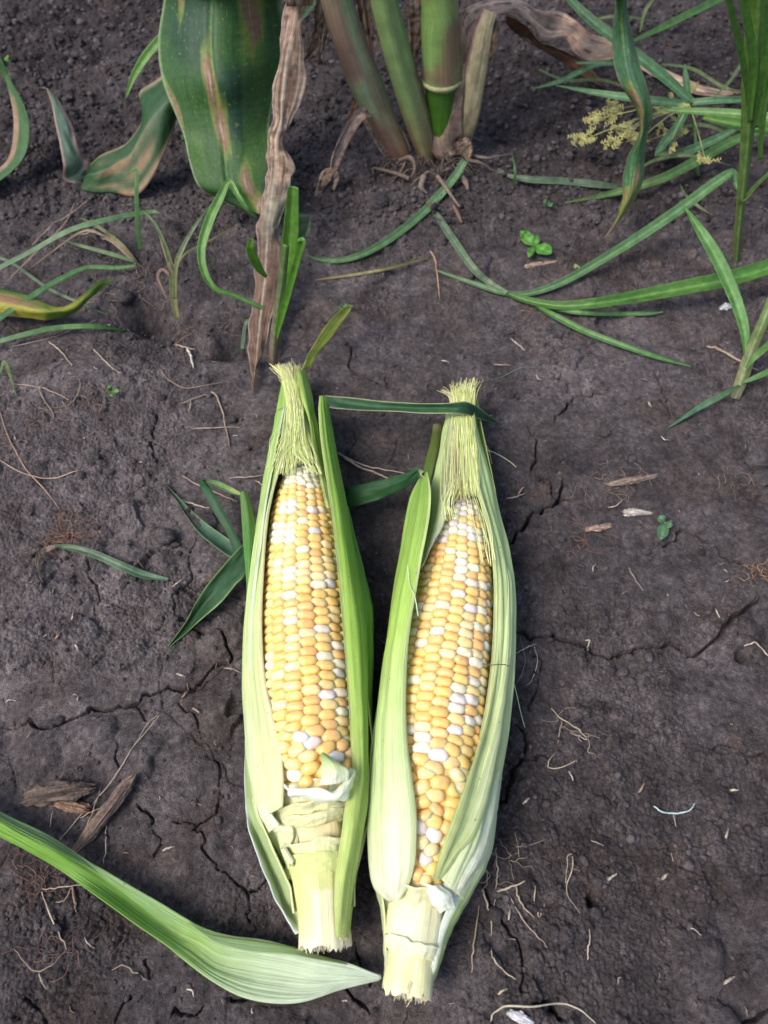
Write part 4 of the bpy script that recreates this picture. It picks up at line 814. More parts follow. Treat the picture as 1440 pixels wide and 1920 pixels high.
def hang(pts, w_, colf, name='leaf', mat='dry', **k):
    pp = [Wp(q) if len(q) == 4 and q[3] == 'w' else Wp(tuple(PYv(q[0], q[1], y0+q[2]))) for q in pts]
    o = ribbon(None, pp, w_, colf, name=name, mat=mat, ground=False, **k); kids.append(o); return o
hang([(918, 20, .0), (905, 60, -.004), (893, 120, -.006), (880, 190, -.006), (866, 250, -.006), (868, 290, -.008)], [30, 36, 42, 46, 46, 30], lambda U, V: blend(cgrad([(0, K(.46, .40, .26)), (.6, K(.50, .43, .26)), (1, K(.30, .20, .12))])(V), K(.28, .15, .17), sstep(.78, .95, U))*(0.8+.35*vn(U*14, V*2, 4))[..., None], keel=-.5, nu=18, thick=.0008, crinkle=.0006, label='cream dead sheath standing upright', name='leaf_sheath')
hang([(872, 120, -.004), (858, 170, -.006), (846, 220, -.008), (838, 262, -.010), (850, 292, -.012)], [6, 24, 44, 62, 50], drycol(K(.34, .25, .17), K(.24, .17, .13), .3, 5, False), keel=-.5, nu=18, thick=.0006, crinkle=.0006, name='leaf_sheath')
hang([(700, -30, .01), (706, 30, .01), (722, 80, .008), (738, 130, .004), (752, 170, .0)], [22, 30, 22, 14, 6], drycol(K(.50, .38, .28), DRY2, .4, 8, False), name='leaf_sheath', crinkle=.0008)
hang([(680, 218, -.004), (700, 245, -.004), (720, 275, -.004), (738, 305, -.004)], [8, 20, 22, 14], drycol(K(.42, .34, .26), DRY2, .2, 9, False), name='leaf_sheath', crinkle=.0006)
hang([(735, 222, .003), (750, 250, 0), (766, 285, -.002)], [6, 16, 12], drycol(K(.44, .36, .22), DRY2, .1, 10, False), name='leaf_sheath')
hang([(865, 262, -.012), (873, 285, -.014), (872, 300, -.016)], [30, 30, 12], drycol(K(.34, .24, .16), BRN, .1, 12, False), name='leaf_sheath', crinkle=.0008)
# small curled dead leaf at the left stalk
hang([(696, 214, -.01), (682, 212, -.014), (662, 232, -.02), (643, 268, -.028), (630, 300, -.035), (624, 322, -.040)], [10, 20, 20, 22, 20, 10], drycol(K(.50, .36, .28), K(.34, .22, .18), .6, 14), crinkle=.0008, keel=.4, roll=[0, 20, 40, 10], label='small curled pinkish dead leaf')
hang([(626, 318, -.040), (612, 330, -.042), (602, 350, -.046), (592, 378, -.05), (586, 400, -.052)], [12, 22, 14, 8, 3], drycol(K(.40, .28, .20), BRN, .3, 16), crinkle=.0014, roll=[0, 50])
hang([(627, 318, -.040), (631, 335, -.043), (622, 362, -.046)], [8, 10, 4], drycol(K(.42, .34, .28), DRY2, .1, 18), crinkle=.001)
hang([(672, 180, .004), (668, 200, 0), (655, 235, -.004), (640, 262, -.006)], [12, 16, 14, 4], drycol(K(.20, .085, .05), BRN, 0, 19), crinkle=.001)
# brown tatters hanging behind the stalks
hang([(604, -30, .04), (600, 30, .035), (590, 80, .03), (566, 118, .02)], [16, 22, 18, 3], drycol(K(.36, .24, .15), BRN, .1, 20), crinkle=.0018, roll=[0, 60])
hang([(618, -20, .04), (606, 60, .03), (598, 120, .02)], [14, 16, 3], drycol(K(.32, .22, .15), BRN, .1, 22), crinkle=.0018, roll=[30, -40])
hang([(672, -30, .03), (685, 60, .03), (692, 120, .02), (690, 160, .01)], [14, 20, 16, 4], drycol(K(.26, .13, .06), BRN, 0, 24), crinkle=.0018)
hang([(777, -30, .04), (782, 40, .03), (775, 110, .02)], [30, 34, 12], drycol(K(.26, .18, .14), BRN, .2, 26), crinkle=.002)
hang([(935, 40, .03), (925, 70, .02), (920, 110, .01), (905, 128, .0)], [14, 16, 14, 4], drycol(K(.34, .23, .15), BRN, .1, 28), crinkle=.0018, roll=[20, -60])
# arching dead leaf running to the right
kids.append(pxsheet(None, [[(866, 130, .060), (870, 135, .060)], [(862, 62, .085), (877, 90, .078)], [(868, 22, .098), (895, 52, .088)], [(905, 2, .100), (925, 30, .094)], [(950, -2, .094), (958, 22, .090)], [(985, 2, .080), (975, 28, .080)], [(1008, 18, .068), (1000, 50, .064)], [(1050, 22, .050), (1018, 78, .038)], [(1082, 40, .044), (1058, 72, .034)], [(1108, 62, .036), (1078, 100, .026)], [(1140, 72, .028), (1110, 116, .016)], [(1175, 82, .022), (1170, 110, .012)], [(1215, 112, .014), (1205, 132, .008)], [(1290, 150, .008), (1280, 168, .005)], [(1345, 168, .006), (1340, 180, .004)], [(1392, 172, .004), (1390, 176, .003)]],
    drycol(K(.88, .64, .46), K(.62, .40, .30), .5, 30), 160, 18, .0005, 'leaf', 'dry', lambda U, V: (.0009*fbm(U*2, V*12, 2, 9)+.0004*(vn(U*16, V*4, 3)*2-1))*np.clip(V*5, 0, 1), 'arching tan and pink dead leaf with a ragged edge'))
kids.append(pxsheet(None, [[(950, 28, .075), (945, 40, .072)], [(985, 45, .058), (965, 62, .052)], [(1010, 75, .042), (1000, 85, .038)], [(1060, 95, .026), (1045, 112, .020)], [(1100, 120, .016), (1085, 138, .010)], [(1136, 160, .005), (1130, 164, .004)]], drycol(K(.22, .10, .06), BRN, 0, 34, False), 80, 12, .0004, 'leaf', 'dry', lambda U, V: .0025*fbm(U*3, V*12, 3, 12), 'dark reddish brown shrivelled leaf'))
# big green leaf
top = Wp
BLs = [[(.0, y0-.005, .42), (.012, y0-.018, .43)], [(-.10, y0-.02, .34), (-.03, y0-.03, .34)]]
def wsec(s): return [np.array(q, float) for q in s]
sec = [wsec([(.02, y0-.008, .45), (.028, y0-.010, .45), (.036, y0-.008, .45)]), wsec([(-.055, y0+.03, .42), (-.030, y0+.034, .425), (.0, y0+.03, .42)]), wsec([(-.130, y0+.03, .30), (-.095, y0+.035, .31), (-.055, y0+.03, .30)]), wsec([(-.150, y0+.015, .21), (-.110, y0+.015, .215), (-.068, y0+.015, .21)])]
for s in [[(318, -60, .135), (370, -58, .142), (430, -58, .144), (530, -55, .128)], [(306, 0, .112), (365, 0, .121), (430, 0, .123), (527, 0, .110)], [(296, 75, .092), (360, 78, .103), (432, 78, .105), (538, 55, .092)], [(306, 150, .078), (368, 150, .088), (436, 150, .090), (532, 110, .080)], [(330, 218, .064), (378, 210, .070), (440, 210, .072), (514, 190, .066)], [(346, 262, .054), (390, 258, .058), (445, 258, .060), (506, 240, .056)], [(356, 305, .048), (395, 303, .049), (450, 303, .050), (510, 290, .048)], [(370, 345, .040), (405, 350, .040), (455, 345, .041), (512, 335, .040)], [(395, 368, .032), (425, 372, .032), (468, 375, .032), (506, 375, .033)], [(440, 388, .026), (455, 392, .025), (478, 398, .025), (494, 405, .026)]]:
    sec.append([P(*q) for q in s])
g = loft(sec, 440, 120); mb = MB()
les = [(.20, .34, .035, .07), (.47, .55, .050, .080), (.52, .66, .060, .075), (.80, .40, .055, .085), (.86, .32, .05, .07), (.72, .87, .06, .08), (.80, .95, .07, .05), (.03, .60, .03, .05)]
sheet(mb, g, .0004, cornleaf(les, K(.020, .064, .030), 3, True, (.22, .30, .14)), lambda U, V: .0007*fbm(U*3, V*7, 3, 5)-.0016*np.exp(-((U-.5)/.03)**2)+.0008*np.sin(V*26)*np.clip(abs(U-.5)*2, 0, 1)**3)
o = mb.build('leaf', 'leaf'); o['label'] = 'broad dark green leaf with long brown lesions'; kids.append(o)
# dead leaf hanging before it
sec = [wsec([(.02, y0-.010, .40), (.025, y0-.016, .40), (.03, y0-.010, .40)]), wsec([(-.03, y0-.05, .30), (-.02, y0-.055, .30), (-.01, y0-.05, .30)])]
for s in [[(542, -40, .150), (562, -40, .155), (592, -40, .150)], [(540, 0, .122), (558, 0, .128), (585, 0, .124)], [(528, 50, .108), (550, 50, .114), (563, 50, .110)], [(522, 100, .098), (541, 95, .104), (574, 98, .096)], [(516, 140, .090), (535, 140, .097), (572, 138, .088)], [(508, 185, .082), (530, 185, .090), (560, 190, .080)], [(516, 225, .074), (528, 225, .080), (542, 228, .072)], [(497, 262, .064), (520, 265, .070), (530, 262, .066)], [(502, 300, .056), (518, 300, .062), (548, 310, .056)], [(500, 335, .050), (514, 340, .056), (549, 345, .048)], [(487, 380, .042), (508, 380, .049), (540, 375, .042)], [(480, 430, .034), (503, 430, .041), (522, 425, .035)], [(484, 465, .030), (500, 465, .036), (530, 475, .028)], [(475, 520, .024), (497, 525, .030), (525, 530, .024)], [(470, 575, .019), (490, 578, .024), (516, 590, .018)], [(466, 625, .014), (484, 630, .019), (498, 640, .013)], [(468, 670, .010), (480, 672, .014), (490, 680, .009)], [(472, 705, .007), (477, 706, .009), (482, 700, .007)], [(473, 738, .003), (474, 738, .003), (475, 738, .003)]]:
    zm = (s[0][2]+s[2][2])/2; sec.append([P(*s[0]), P(s[1][0], s[1][1], zm+(s[1][2]-zm)*.25), P(*s[2])])
g = loft(sec, 300, 32); mb = MB()
md = g[:, 16:17]; vv_ = (np.linspace(0, 17, 300)**1.08)[:, None]; uu_ = np.linspace(-1, 1, 32)[None]
sc_ = 1+np.where(uu_ < 0, vn(vv_, vv_*0, 5)-.5, vn(vv_, vv_*0+9, 6)-.5)*.42*np.abs(uu_); g = md+(g-md)*sc_[..., None]
def dc(U, V):
    c = drycol(K(.42, .29, .205), K(.26, .16, .115), .55, 41)(U, V)
    c = c*(0.65+.7*vn(U*22, V*9, 77))[..., None]; c = blend(c, K(.10, .06, .045), .7*sstep(.72, .9, vn(U*12, V*60, 78)))
    c = blend(c, K(.185, .115, .085), .8*sstep(.52, .68, V+.1*(vn(U*5, V*9, 2)-.5))); c = blend(c, K(.34, .36, .26), .6*np.exp(-((V-.62)/.06)**2)*sstep(.5, .3, np.abs(U-.6)))
    c = blend(c, K(.50, .42, .34), .75*np.exp(-((U-.5)/.045)**2)); return blend(c, K(.50, .42, .36), .7*sstep(.93, .99, np.maximum(U, 1-U)))
sheet(mb, g, .0004, dc, lambda U, V: (.0012*fbm(U*2.5, V*16, 3, 15)+.0020*(vn(V*24, np.round(U)*7, 31)*2-1)*np.clip(np.abs(U-.5)*2, 0, 1)**2+.0003*(vn(U*18, V*4, 9)*2-1)+sstep(.35, .5, V)*(.0016*fbm(U*3, V*34, 3, 21)+.0007*np.sin(V*130+U*6)*np.abs(U-.5)*2))*np.clip((V-.08)*8, 0, 1)*np.clip((1-V)*9, 0, 1)**.5)
o = mb.build('leaf', 'dry'); o['label'] = 'long crinkled pinkish brown dead leaf hanging in front'; kids.append(o)
# folded leaf at the left
kids.append(pxsheet(None, [[(84, 162, .050), (88, 166, .050)], [(96, 190, .046), (112, 192, .044)], [(103, 230, .040), (134, 232, .037)], [(112, 272, .033), (146, 270, .030)], [(118, 308, .024), (158, 296, .022)], [(119, 336, .012), (168, 308, .018)], [(140, 345, .008), (168, 318, .014)]],
    lambda U, V: blend(blend(np.ones(U.shape+(3,))*K(.085, .15, .10), K(.36, .24, .20), sstep(.68, .80, U+.18*(vn(U*2, V*14, 3)-.5))), K(.34, .22, .18), sstep(.14, .05, U)*.9+sstep(.12, 0, V)*.7), 90, 16, .0004, 'leaf', 'leaf', lambda U, V: .0012*fbm(U*3, V*6, 2, 3)+.002*np.sin(U*np.pi), 'narrow folded leaf tip with dead pink edges'))
kids.append(pxsheet(None, [[(152, 356, .006), (160, 330, .012), (168, 308, .018)], [(178, 361, .006), (184, 325, .018), (188, 296, .022)], [(212, 362, .007), (216, 310, .022), (222, 280, .027)], [(250, 368, .008), (243, 295, .028), (246, 256, .034)], [(275, 350, .014), (262, 265, .036), (263, 214, .042)], [(300, 306, .026), (282, 232, .046), (258, 172, .052)], [(318, 262, .036), (308, 200, .055), (296, 150, .060)], [(332, 214, .046), (335, 170, .062), (330, 128, .068)], [(360, 160, .058), (362, 110, .08), (364, 70, .088)]],
    lambda U, V: blend(blend(blend(np.ones(U.shape+(3,))*K(.020, .072, .018), K(.08, .16, .09), .8*np.exp(-((U-.52)/.03)**2)), K(.30, .19, .10), sstep(.52, .66, vn(U*8, V*2.0, 8))*sstep(.05, .3, V)), K(.36, .26, .16), sstep(.10, .02, U)*sstep(.35, .5, V)+sstep(.93, .98, U)*.8), 120, 26, .0004, 'leaf', 'leaf', lambda U, V: .0012*fbm(U*3, V*6, 3, 4)+.0025*np.sin(V*9)*np.clip(U-.4, 0, 1), 'glossy green leaf with tan streaks, bent up from the soil'))
# narrow hanging leaf on the right
sec = [wsec([(.05, y0-.01, .46), (.053, y0-.015, .46), (.056, y0-.01, .46)]), wsec([(.12, y0-.03, .40), (.13, y0-.03, .40), (.14, y0-.03, .40)]), wsec([(.165, y0-.045, .28), (.172, y0-.045, .28), (.18, y0-.045, .28)])]
for s in [[(1152, -50, .140), (1165, -50, .144), (1180, -50, .140)], [(1155, 0, .116), (1165, 0, .120), (1176, 0, .116)], [(1149, 60, .098), (1172, 60, .103), (1186, 60, .099)], [(1150, 115, .086), (1178, 115, .091), (1198, 112, .087)], [(1164, 160, .078), (1190, 158, .083), (1212, 158, .078)], [(1190, 200, .068), (1206, 200, .074), (1222, 195, .068)], [(1198, 225, .062), (1208, 225, .067), (1224, 215, .062)], [(1196, 255, .055), (1204, 250, .060), (1216, 245, .056)], [(1176, 295, .046), (1190, 295, .052), (1210, 290, .047)], [(1168, 335, .040), (1186, 335, .045), (1206, 335, .040)], [(1166, 375, .033), (1178, 372, .037), (1192, 372, .033)], [(1152, 415, .024), (1156, 418, .026), (1162, 414, .024)], [(1134, 446, .014), (1135, 447, .014), (1136, 446, .014)]]:
    sec.append([P(*q) for q in s])
g = loft(sec, 220, 22); mb = MB()
def hc(U, V):
    c = cornleaf([(.30, .52, .16, .05), (.22, .60, .12, .05), (.5, .66, .10, .03), (.3, .86, .2, .03), (.7, .80, .1, .04)], K(.060, .15, .075), 23, True, (.34, .24, .15), .5)(U, V)
    c = blend(c, K(.22, .25, .05), .7*sstep(.80, .90, V+.08*(vn(U*4, V*9, 3)-.5))); return blend(c, K(.26, .17, .11), sstep(.92, .955, V+.04*(vn(U*5, V*9, 3)-.5)))
sheet(mb, g, .0004, hc, lambda U, V: .0008*fbm(U*3, V*16, 3, 8)-.001*np.exp(-((U-.5)/.06)**2))
o = mb.build('leaf', 'leaf'); o['label'] = 'narrow twisted green leaf with a withered tip'; kids.append(o)
# root crown
mb = MB(); rg = np.random.default_rng(44)
for i in range(70):
    cx = rg.uniform(728, 872); cy = 292+rg.uniform(-5, 45)*(1-abs(cx-800)/110); a = G(cx, cy, .006*rg.random()+.004); L_ = rg.uniform(.006, .018); an = rg.uniform(-math.pi, 0.1)
    d = np.array([math.cos(an)*1.1, math.sin(an)*.8, 0])*L_; e_ = a+d; e_[2] = gz(e_[0], e_[1])+.0005; mmm = (a+e_)/2+rg.normal(0, .0018, 3); mmm[2] = abs(mmm[2])+.002
    tube(mb, [a, mmm, e_], [rg.uniform(.0004, .0011), .0003], 6, K(.10, .078, .066)*rg.uniform(.5, 1.5), n=9)
kids.append(mb.build('root_crown', 'wood'))
def fr(pts, r_, c, name='root', mat='wood'):
    mb = MB(); tube(mb, path3(pts, True), r_, 8, K(*c), n=24); o = mb.build(name, mat); kids.append(o)
fr([(768, 335, .006), (745, 326, .006), (715, 318, .004), (700, 316, .002), (700, 326, 0)], [.0016, .0012, .0006], (.13, .10, .08))
fr([(750, 300, .008), (770, 296, .014), (778, 315, .010), (770, 335, .004)], [.0014, .0018, .0012, .0006], (.15, .11, .09))
fr([(868, 300, .006), (900, 305, .006), (920, 318, .002), (935, 322, 0)], [.0016, .001, .0006], (.13, .10, .08))
fr([(855, 320, .006), (872, 340, .004), (878, 356, .002)], [.0022, .0024, .0008], (.17, .13, .10))
fr([(820, 330, .006), (835, 350, .005), (850, 372, .003), (862, 388, .002)], [.0014, .0012, .0006], (.20, .15, .12))
fr([(850, 385, .001), (858, 400, .003), (866, 418, .001)], [.0012, .0014, .001], (.16, .10, .08))
fr([(795, 330, .008), (790, 350, .006), (800, 362, .002)], [.0024, .002, .0008], (.18, .14, .12))
fr([(880, 290, .004), (915, 296, .006), (960, 288, .004)], [.0012, .001, .0004], (.16, .13, .11))
adopt(CP, *kids)
# leaf entering at the left edge
L1 = empty('corn_leaf', G(5, 330), 'curved green corn leaf with a brown inner edge at the far left', 'corn leaf')
adopt(L1, pxsheet(None, [[(-60, 30, .09), (-40, 25, .09)], [(-20, 110, .06), (5, 118, .062)], [(8, 150, .050), (20, 150, .052)], [(20, 190, .042), (46, 196, .046)], [(26, 235, .032), (54, 240, .036)], [(18, 290, .018), (44, 296, .022)], [(-8, 322, .010), (5, 336, .012)], [(-60, 350, .004), (-50, 366, .006)]],
    lambda U, V: blend(np.ones(U.shape+(3,))*K(.045, .12, .035), K(.30, .20, .13), sstep(.42, .25, U+.12*(vn(U*2, V*12, 3)-.5))*sstep(.3, .5, V)), 90, 16, .0004, 'blade', 'leaf', lambda U, V: .001*fbm(U*2, V*5, 2, 3)))
# yellowing leaf lying at left
L2 = empty('corn_leaf', G(80, 575), 'yellow-green corn leaf with a brown centre streak lying at the left edge', 'corn leaf')
adopt(L2, pxsheet(None, [[(-60, 520, .014), (-60, 560, .018), (-60, 590, .012)], [(0, 538, .014), (0, 565, .020), (0, 592, .012)], [(50, 552, .014), (50, 575, .019), (50, 596, .010)], [(100, 574, .014), (95, 585, .018), (90, 600, .008)], [(132, 570, .014), (135, 580, .014), (135, 590, .008)], [(160, 548, .013), (162, 558, .012), (160, 570, .008)], [(185, 528, .010), (188, 534, .009), (185, 545, .006)], [(215, 522, .005), (215, 524, .005), (214, 526, .005)]],
    lambda U, V: blend(blend(blend(np.ones(U.shape+(3,))*K(.14, .24, .03), K(.36, .34, .05), sstep(.4, .8, vn(U*3, V*6, 2))), K(.34, .20, .10), sstep(.22, .10, np.abs(U-.35))*sstep(.45, .2, V)), K(.05, .14, .03), sstep(.2, .0, U)*.8), 90, 18, .0004, 'blade', 'leaf', lambda U, V: .0008*fbm(U*3, V*7, 2, 3)))
# ---- grasses
def thingrib(name, label, cat, *a, **k):
    group = k.pop('group', None); o = ribbon(None, *a, name=name, **k); tag(o, label, cat, group); return o
GB = 'loose grass blades on the soil'
thingrib('fallen_grass', 'green grass blade curving from the stalk roots down to the left', 'grass blade', [(872, 300, .012), (850, 335, .006), (800, 392, .003), (745, 438, .003), (690, 472, .004), (640, 488, .003), (600, 487, .002), (572, 478, .001)], [13, 15, 16, 15, 13, 10, 7, 3], gcol((.13, .27, .12), (.08, .22, .05), mid=(.20, .34, .18)), keel=.35, group=GB)
thingrib('fallen_grass', 'dusty pale blade crossing the soil below the stalk roots, joining the long blades', 'grass blade', [(800, 378, .001), (820, 405, .002), (850, 450, .003), (885, 500, .004), (915, 528, .004), (950, 550, .004)], [4, 12, 15, 14, 12, 9], gcol((.14, .20, .14), (.16, .28, .12), mid=(.22, .30, .20)), keel=.3, group=GB)
thingrib('fallen_grass', 'long ribbed blade coming in from the right edge, the widest of the lying blades', 'grass blade', [(1500, 480, .030), (1445, 500, .026), (1370, 522, .022), (1290, 538, .018), (1200, 555, .014), (1120, 568, .010), (1050, 573, .007), (990, 563, .005), (950, 548, .003), (925, 532, .002)], [26, 29, 30, 28, 24, 20, 16, 13, 9, 5], gcol((.10, .27, .04), (.06, .19, .03), mid=(.20, .40, .10)), keel=.45, group=GB, nu=14)
thingrib('fallen_grass', 'arched blade folded at its upper end beside the thick grass stem', 'grass blade', [(1392, 372, .030), (1380, 345, .038), (1374, 324, .044), (1345, 340, .040), (1280, 388, .030), (1210, 436, .020), (1140, 480, .012), (1060, 526, .006), (1000, 548, .004), (950, 550, .003), (890, 532, .002), (818, 507, .001)], [6, 8, 14, 19, 20, 19, 17, 15, 12, 10, 9, 4], gcol((.11, .27, .08), (.12, .25, .10), mid=(.24, .40, .20)), keel=.4, group=GB, nv=100, nu=12)
thingrib('fallen_grass', 'short straight blade just under the widest lying blade', 'grass blade', [(1030, 578, .003), (1090, 586, .004), (1160, 588, .004), (1215, 588, .003), (1244, 585, .002)], [5, 9, 9, 7, 3], gcol((.09, .24, .05), (.12, .27, .10), mid=(.2, .38, .16)), keel=.3, group=GB)
thingrib('fallen_grass', 'slender blade slanting down to the right, lowest of the lying blades', 'grass blade', [(1005, 572, .004), (1040, 592, .005), (1100, 622, .005), (1180, 652, .004), (1240, 672, .003), (1298, 688, .001)], [6, 11, 12, 10, 8, 2], gcol((.07, .22, .03), (.10, .26, .07), mid=(.18, .36, .10)), keel=.35, group=GB)
thingrib('fallen_grass', 'dull blade lying left of the yellow flower spikes', 'grass blade', [(930, 324, .001), (990, 336, .003), (1060, 340, .003), (1120, 346, .003), (1165, 352, .002)], [3, 12, 13, 13, 8], gcol((.12, .20, .11)), keel=.3, group=GB)
thingrib('fallen_grass', 'long blade rising over the flower spikes toward the right edge', 'grass blade', [(1445, 240, .020), (1380, 262, .018), (1310, 300, .014), (1240, 335, .010), (1150, 362, .006), (1060, 380, .002)], [10, 17, 20, 17, 12, 3], gcol((.10, .24, .05), (.10, .20, .05), mid=(.16, .32, .10)), keel=.3, group=GB)
thingrib('fallen_grass', 'blade crossing the top right corner behind the hanging leaf', 'grass blade', [(1180, 80, .040), (1240, 52, .044), (1300, 22, .05), (1370, -12, .055)], [4, 12, 14, 14], gcol((.10, .24, .06)), keel=.3, ground=False, group=GB)
thingrib('fallen_grass', 'bright short blade hanging left of the big spotted leaf', 'grass blade', [(330, 40, .060), (300, 74, .050), (272, 108, .040), (250, 145, .030), (236, 184, .020)], [12, 16, 16, 12, 2], gcol((.10, .30, .03)), keel=.3, ground=False, group=GB)
thingrib('fallen_grass', 'blade tip behind the top of the hanging dead leaf', 'grass blade', [(545, 55, .060), (570, 25, .075), (600, -15, .090)], [6, 16, 18], gcol((.10, .22, .10)), keel=.3, ground=False, group=GB)
thingrib('fallen_grass', 'small upright blade beside the corn roots on the bare soil', 'grass blade', [(962, 355, .0), (966, 325, .010), (960, 285, .020)], [3, 5, 1], gcol((.06, .16, .04)), group=GB)
thingrib('fallen_grass', 'wispy tan and green blade lying below the blade at the stalk roots', 'grass blade', [(590, 525, .001), (650, 517, .002), (720, 505, .002), (806, 483, .001)], [2, 5, 6, 3], gcol((.26, .22, .08), (.18, .22, .06)), group=GB)
# flowering sedge
SB = G(1310, 330); SG = empty('flowering_sedge', SB, 'sedge with radiating leaves and pale yellow flower spikes behind the hanging leaf', 'sedge'); kids = []
def rb(pts, w_, c, **k):
    n_ = k.pop('name', 'leaf'); o = ribbon(None, pts, w_, c, name=n_, **k); kids.append(o); return o
cz = .040
mb = MB(); tube(mb, [P(1296, 192, cz), P(1303, 250, .02), G(1310, 330, 0)], .0012, 7, K(.10, .22, .06), n=12); kids.append(mb.build('stem', 'grass'))
for pts, w_ in [([(1298, 192, cz), (1240, 140, .055), (1160, 78, .070), (1100, 30, .080), (1050, -20, .088)], [14, 20, 20, 17, 12]), ([(1292, 196, cz), (1220, 188, .044), (1130, 176, .040), (1042, 160, .032)], [14, 15, 12, 2]),
                 ([(1296, 192, cz), (1350, 188, .044), (1450, 186, .040)], [12, 13, 12]), ([(1290, 200, cz), (1268, 240, .034), (1240, 275, .028), (1228, 292, .024)], [12, 17, 14, 3]), ([(1292, 190, cz), (1286, 150, .052), (1284, 120, .06)], [10, 12, 2]),
                 ([(1230, 290, .008), (1280, 286, .012), (1340, 262, .018), (1380, 240, .022)], [6, 16, 16, 10]), ([(1000, 166, .012), (1050, 152, .020), (1110, 124, .026), (1150, 118, .024)], [2, 9, 10, 6]), ([(1080, 118, .03), (1140, 118, .034), (1180, 124, .03)], [3, 10, 6])]:
    rb(pts, w_, gcol((.11, .27, .11), (.10, .23, .09), mid=(.20, .38, .20), seed=int(pts[0][0])), keel=.4, ground=False)
for pts in [[(1010, 130, .004), (1060, 150, .010), (1130, 150, .012), (1200, 175, .006)], [(1180, 330, .002), (1230, 300, .012), (1300, 292, .016), (1370, 310, .006)], [(1330, 190, .02), (1370, 150, .03), (1400, 100, .036), (1412, 60, .04)], [(1240, 120, .01), (1300, 130, .02), (1360, 165, .02), (1420, 176, .012)], [(1390, 270, .01), (1340, 240, .018), (1290, 236, .016), (1220, 262, .004)], [(1200, 60, .01), (1210, 20, .02), (1240, -20, .03)], [(1270, 350, .002), (1300, 380, .008), (1330, 400, .002)], [(1100, 40, .01), (1160, 30, .02), (1230, 40, .01)]]:
    rb(pts, [2, 6, 6, 2] if len(pts) == 4 else [2, 6, 2], gcol((.12, .24, .07), (.20, .24, .10), seed=int(pts[0][0])), keel=.3)
rg = np.random.default_rng(3)
for ci, (cx, cy, rr_, n) in enumerate([(1095, 262, 22, 22), (1115, 225, 30, 30), (1150, 205, 30, 30), (1170, 245, 28, 30), (1200, 262, 22, 20), (1145, 265, 22, 16), (1250, 200, 26, 22), (1262, 240, 30, 26), (1255, 275, 22, 14), (1290, 165, 16, 12), (1322, 298, 20, 14)]):
    mb = MB(); ax = [P(1292, 196, cz), P((cx+1292)/2, (cy+196)/2-6, .040), P(cx, cy, .026)]; tube(mb, ax, [.0004, .0003], 5, K(.30, .34, .12), n=8)
    c0 = P(cx, cy, .026)
    for k_ in range(max(4, n//3)):
        a0 = rg.uniform(0, 6.28); dr = np.array([math.cos(a0), math.sin(a0)*.8, rg.uniform(-.2, .7)]); dr /= np.linalg.norm(dr); st_ = c0+rg.normal(0, 1, 3)*np.array([.4, .35, .15])*rr_*depth(c0)/F; ln = rg.uniform(.009, .016)
        tube(mb, [st_-dr*ln*.4, st_+dr*ln*.6], [.0003, .0002], 4, K(.34, .36, .13), n=4, cap=False)
        sd = np.cross(dr, [.2, -.6, .8]); sd /= np.linalg.norm(sd); cc_ = K(.46, .42, .17)*rg.uniform(.7, 1.2)
        for m_ in range(13):
            b0 = st_+dr*ln*(m_/12-.4); d = dr*.55+sd*(.8 if m_ % 2 else -.8)+rg.normal(0, .15, 3); L_ = rg.uniform(.0026, .0044)*(1-.4*m_/8)
            tube(mb, [b0, b0+d*L_*.5, b0+d*L_], [.0003, .00045, .0001], 4, cc_, n=5, cap=False)
    o = mb.build('flower_spike', 'straw'); kids.append(o)
adopt(SG, *kids)
# tall grass, right edge
kids = []; TB = G(1380, 492); TG = empty('tall_grass', TB, 'tall bright green grass plant with a thick ribbed stem at the right edge', 'grass plant')
ty = float(TB[1]); V_ = lambda a, b, d=0: Wp(tuple(PYv(a, b, ty+d)))
rb([V_(1380, 497), V_(1384, 440), V_(1392, 360), V_(1402, 260, -.002), V_(1410, 160, -.004), V_(1418, 60, -.006), V_(1424, -40, -.01)], [12, 15, 18, 24, 34, 40, 40], gcol((.16, .22, .08), (.15, .34, .05), mid=(.26, .46, .12), seed=4), keel=-.7, ground=False, thick=.0012, nu=16, name='stem')
rb([V_(1410, 230, -.006), V_(1395, 130, -.01), V_(1380, 60, -.014), V_(1362, -20, -.02)], [8, 12, 13, 13], gcol((.12, .30, .05)), keel=.4, ground=False)
rb([V_(1418, 240, -.006), V_(1432, 140, -.01), V_(1440, 60, -.014), V_(1440, -20, -.02)], [10, 16, 20, 22], gcol((.12, .32, .05), seed=5), keel=.4, ground=False)
rb([V_(1405, 230, -.010), V_(1412, 120, -.014), V_(1400, 40, -.02), V_(1392, -20, -.024)], [8, 18, 18, 16], gcol((.11, .30, .04), seed=6), keel=.4, ground=False)
rb([V_(1424, 300, -.004), V_(1432, 200, -.008), V_(1444, 100, -.01)], [8, 12, 12], gcol((.13, .30, .06), seed=8), keel=.4, ground=False)
rb([(1500, 226, .075), (1440, 220, .070), (1370, 212, .064), (1290, 208, .056), (1228, 206, .048)], [20, 18, 15, 11, 2], gcol((.12, .30, .06), mid=(.3, .45, .22)), keel=.4, ground=False)
rb([(1500, 250, .062), (1440, 242, .058), (1380, 232, .052), (1318, 220, .046)], [30, 30, 24, 8], gcol((.12, .33, .04), (.10, .24, .04), mid=(.22, .46, .12)), keel=.6, ground=False)
rb([V_(1388, 380), V_(1398, 372, -.01), V_(1420, 345, -.014), V_(1450, 318, -.02)], [6, 8, 8, 7], gcol((.13, .26, .07)), keel=.3, ground=False)
adopt(TG, *kids)
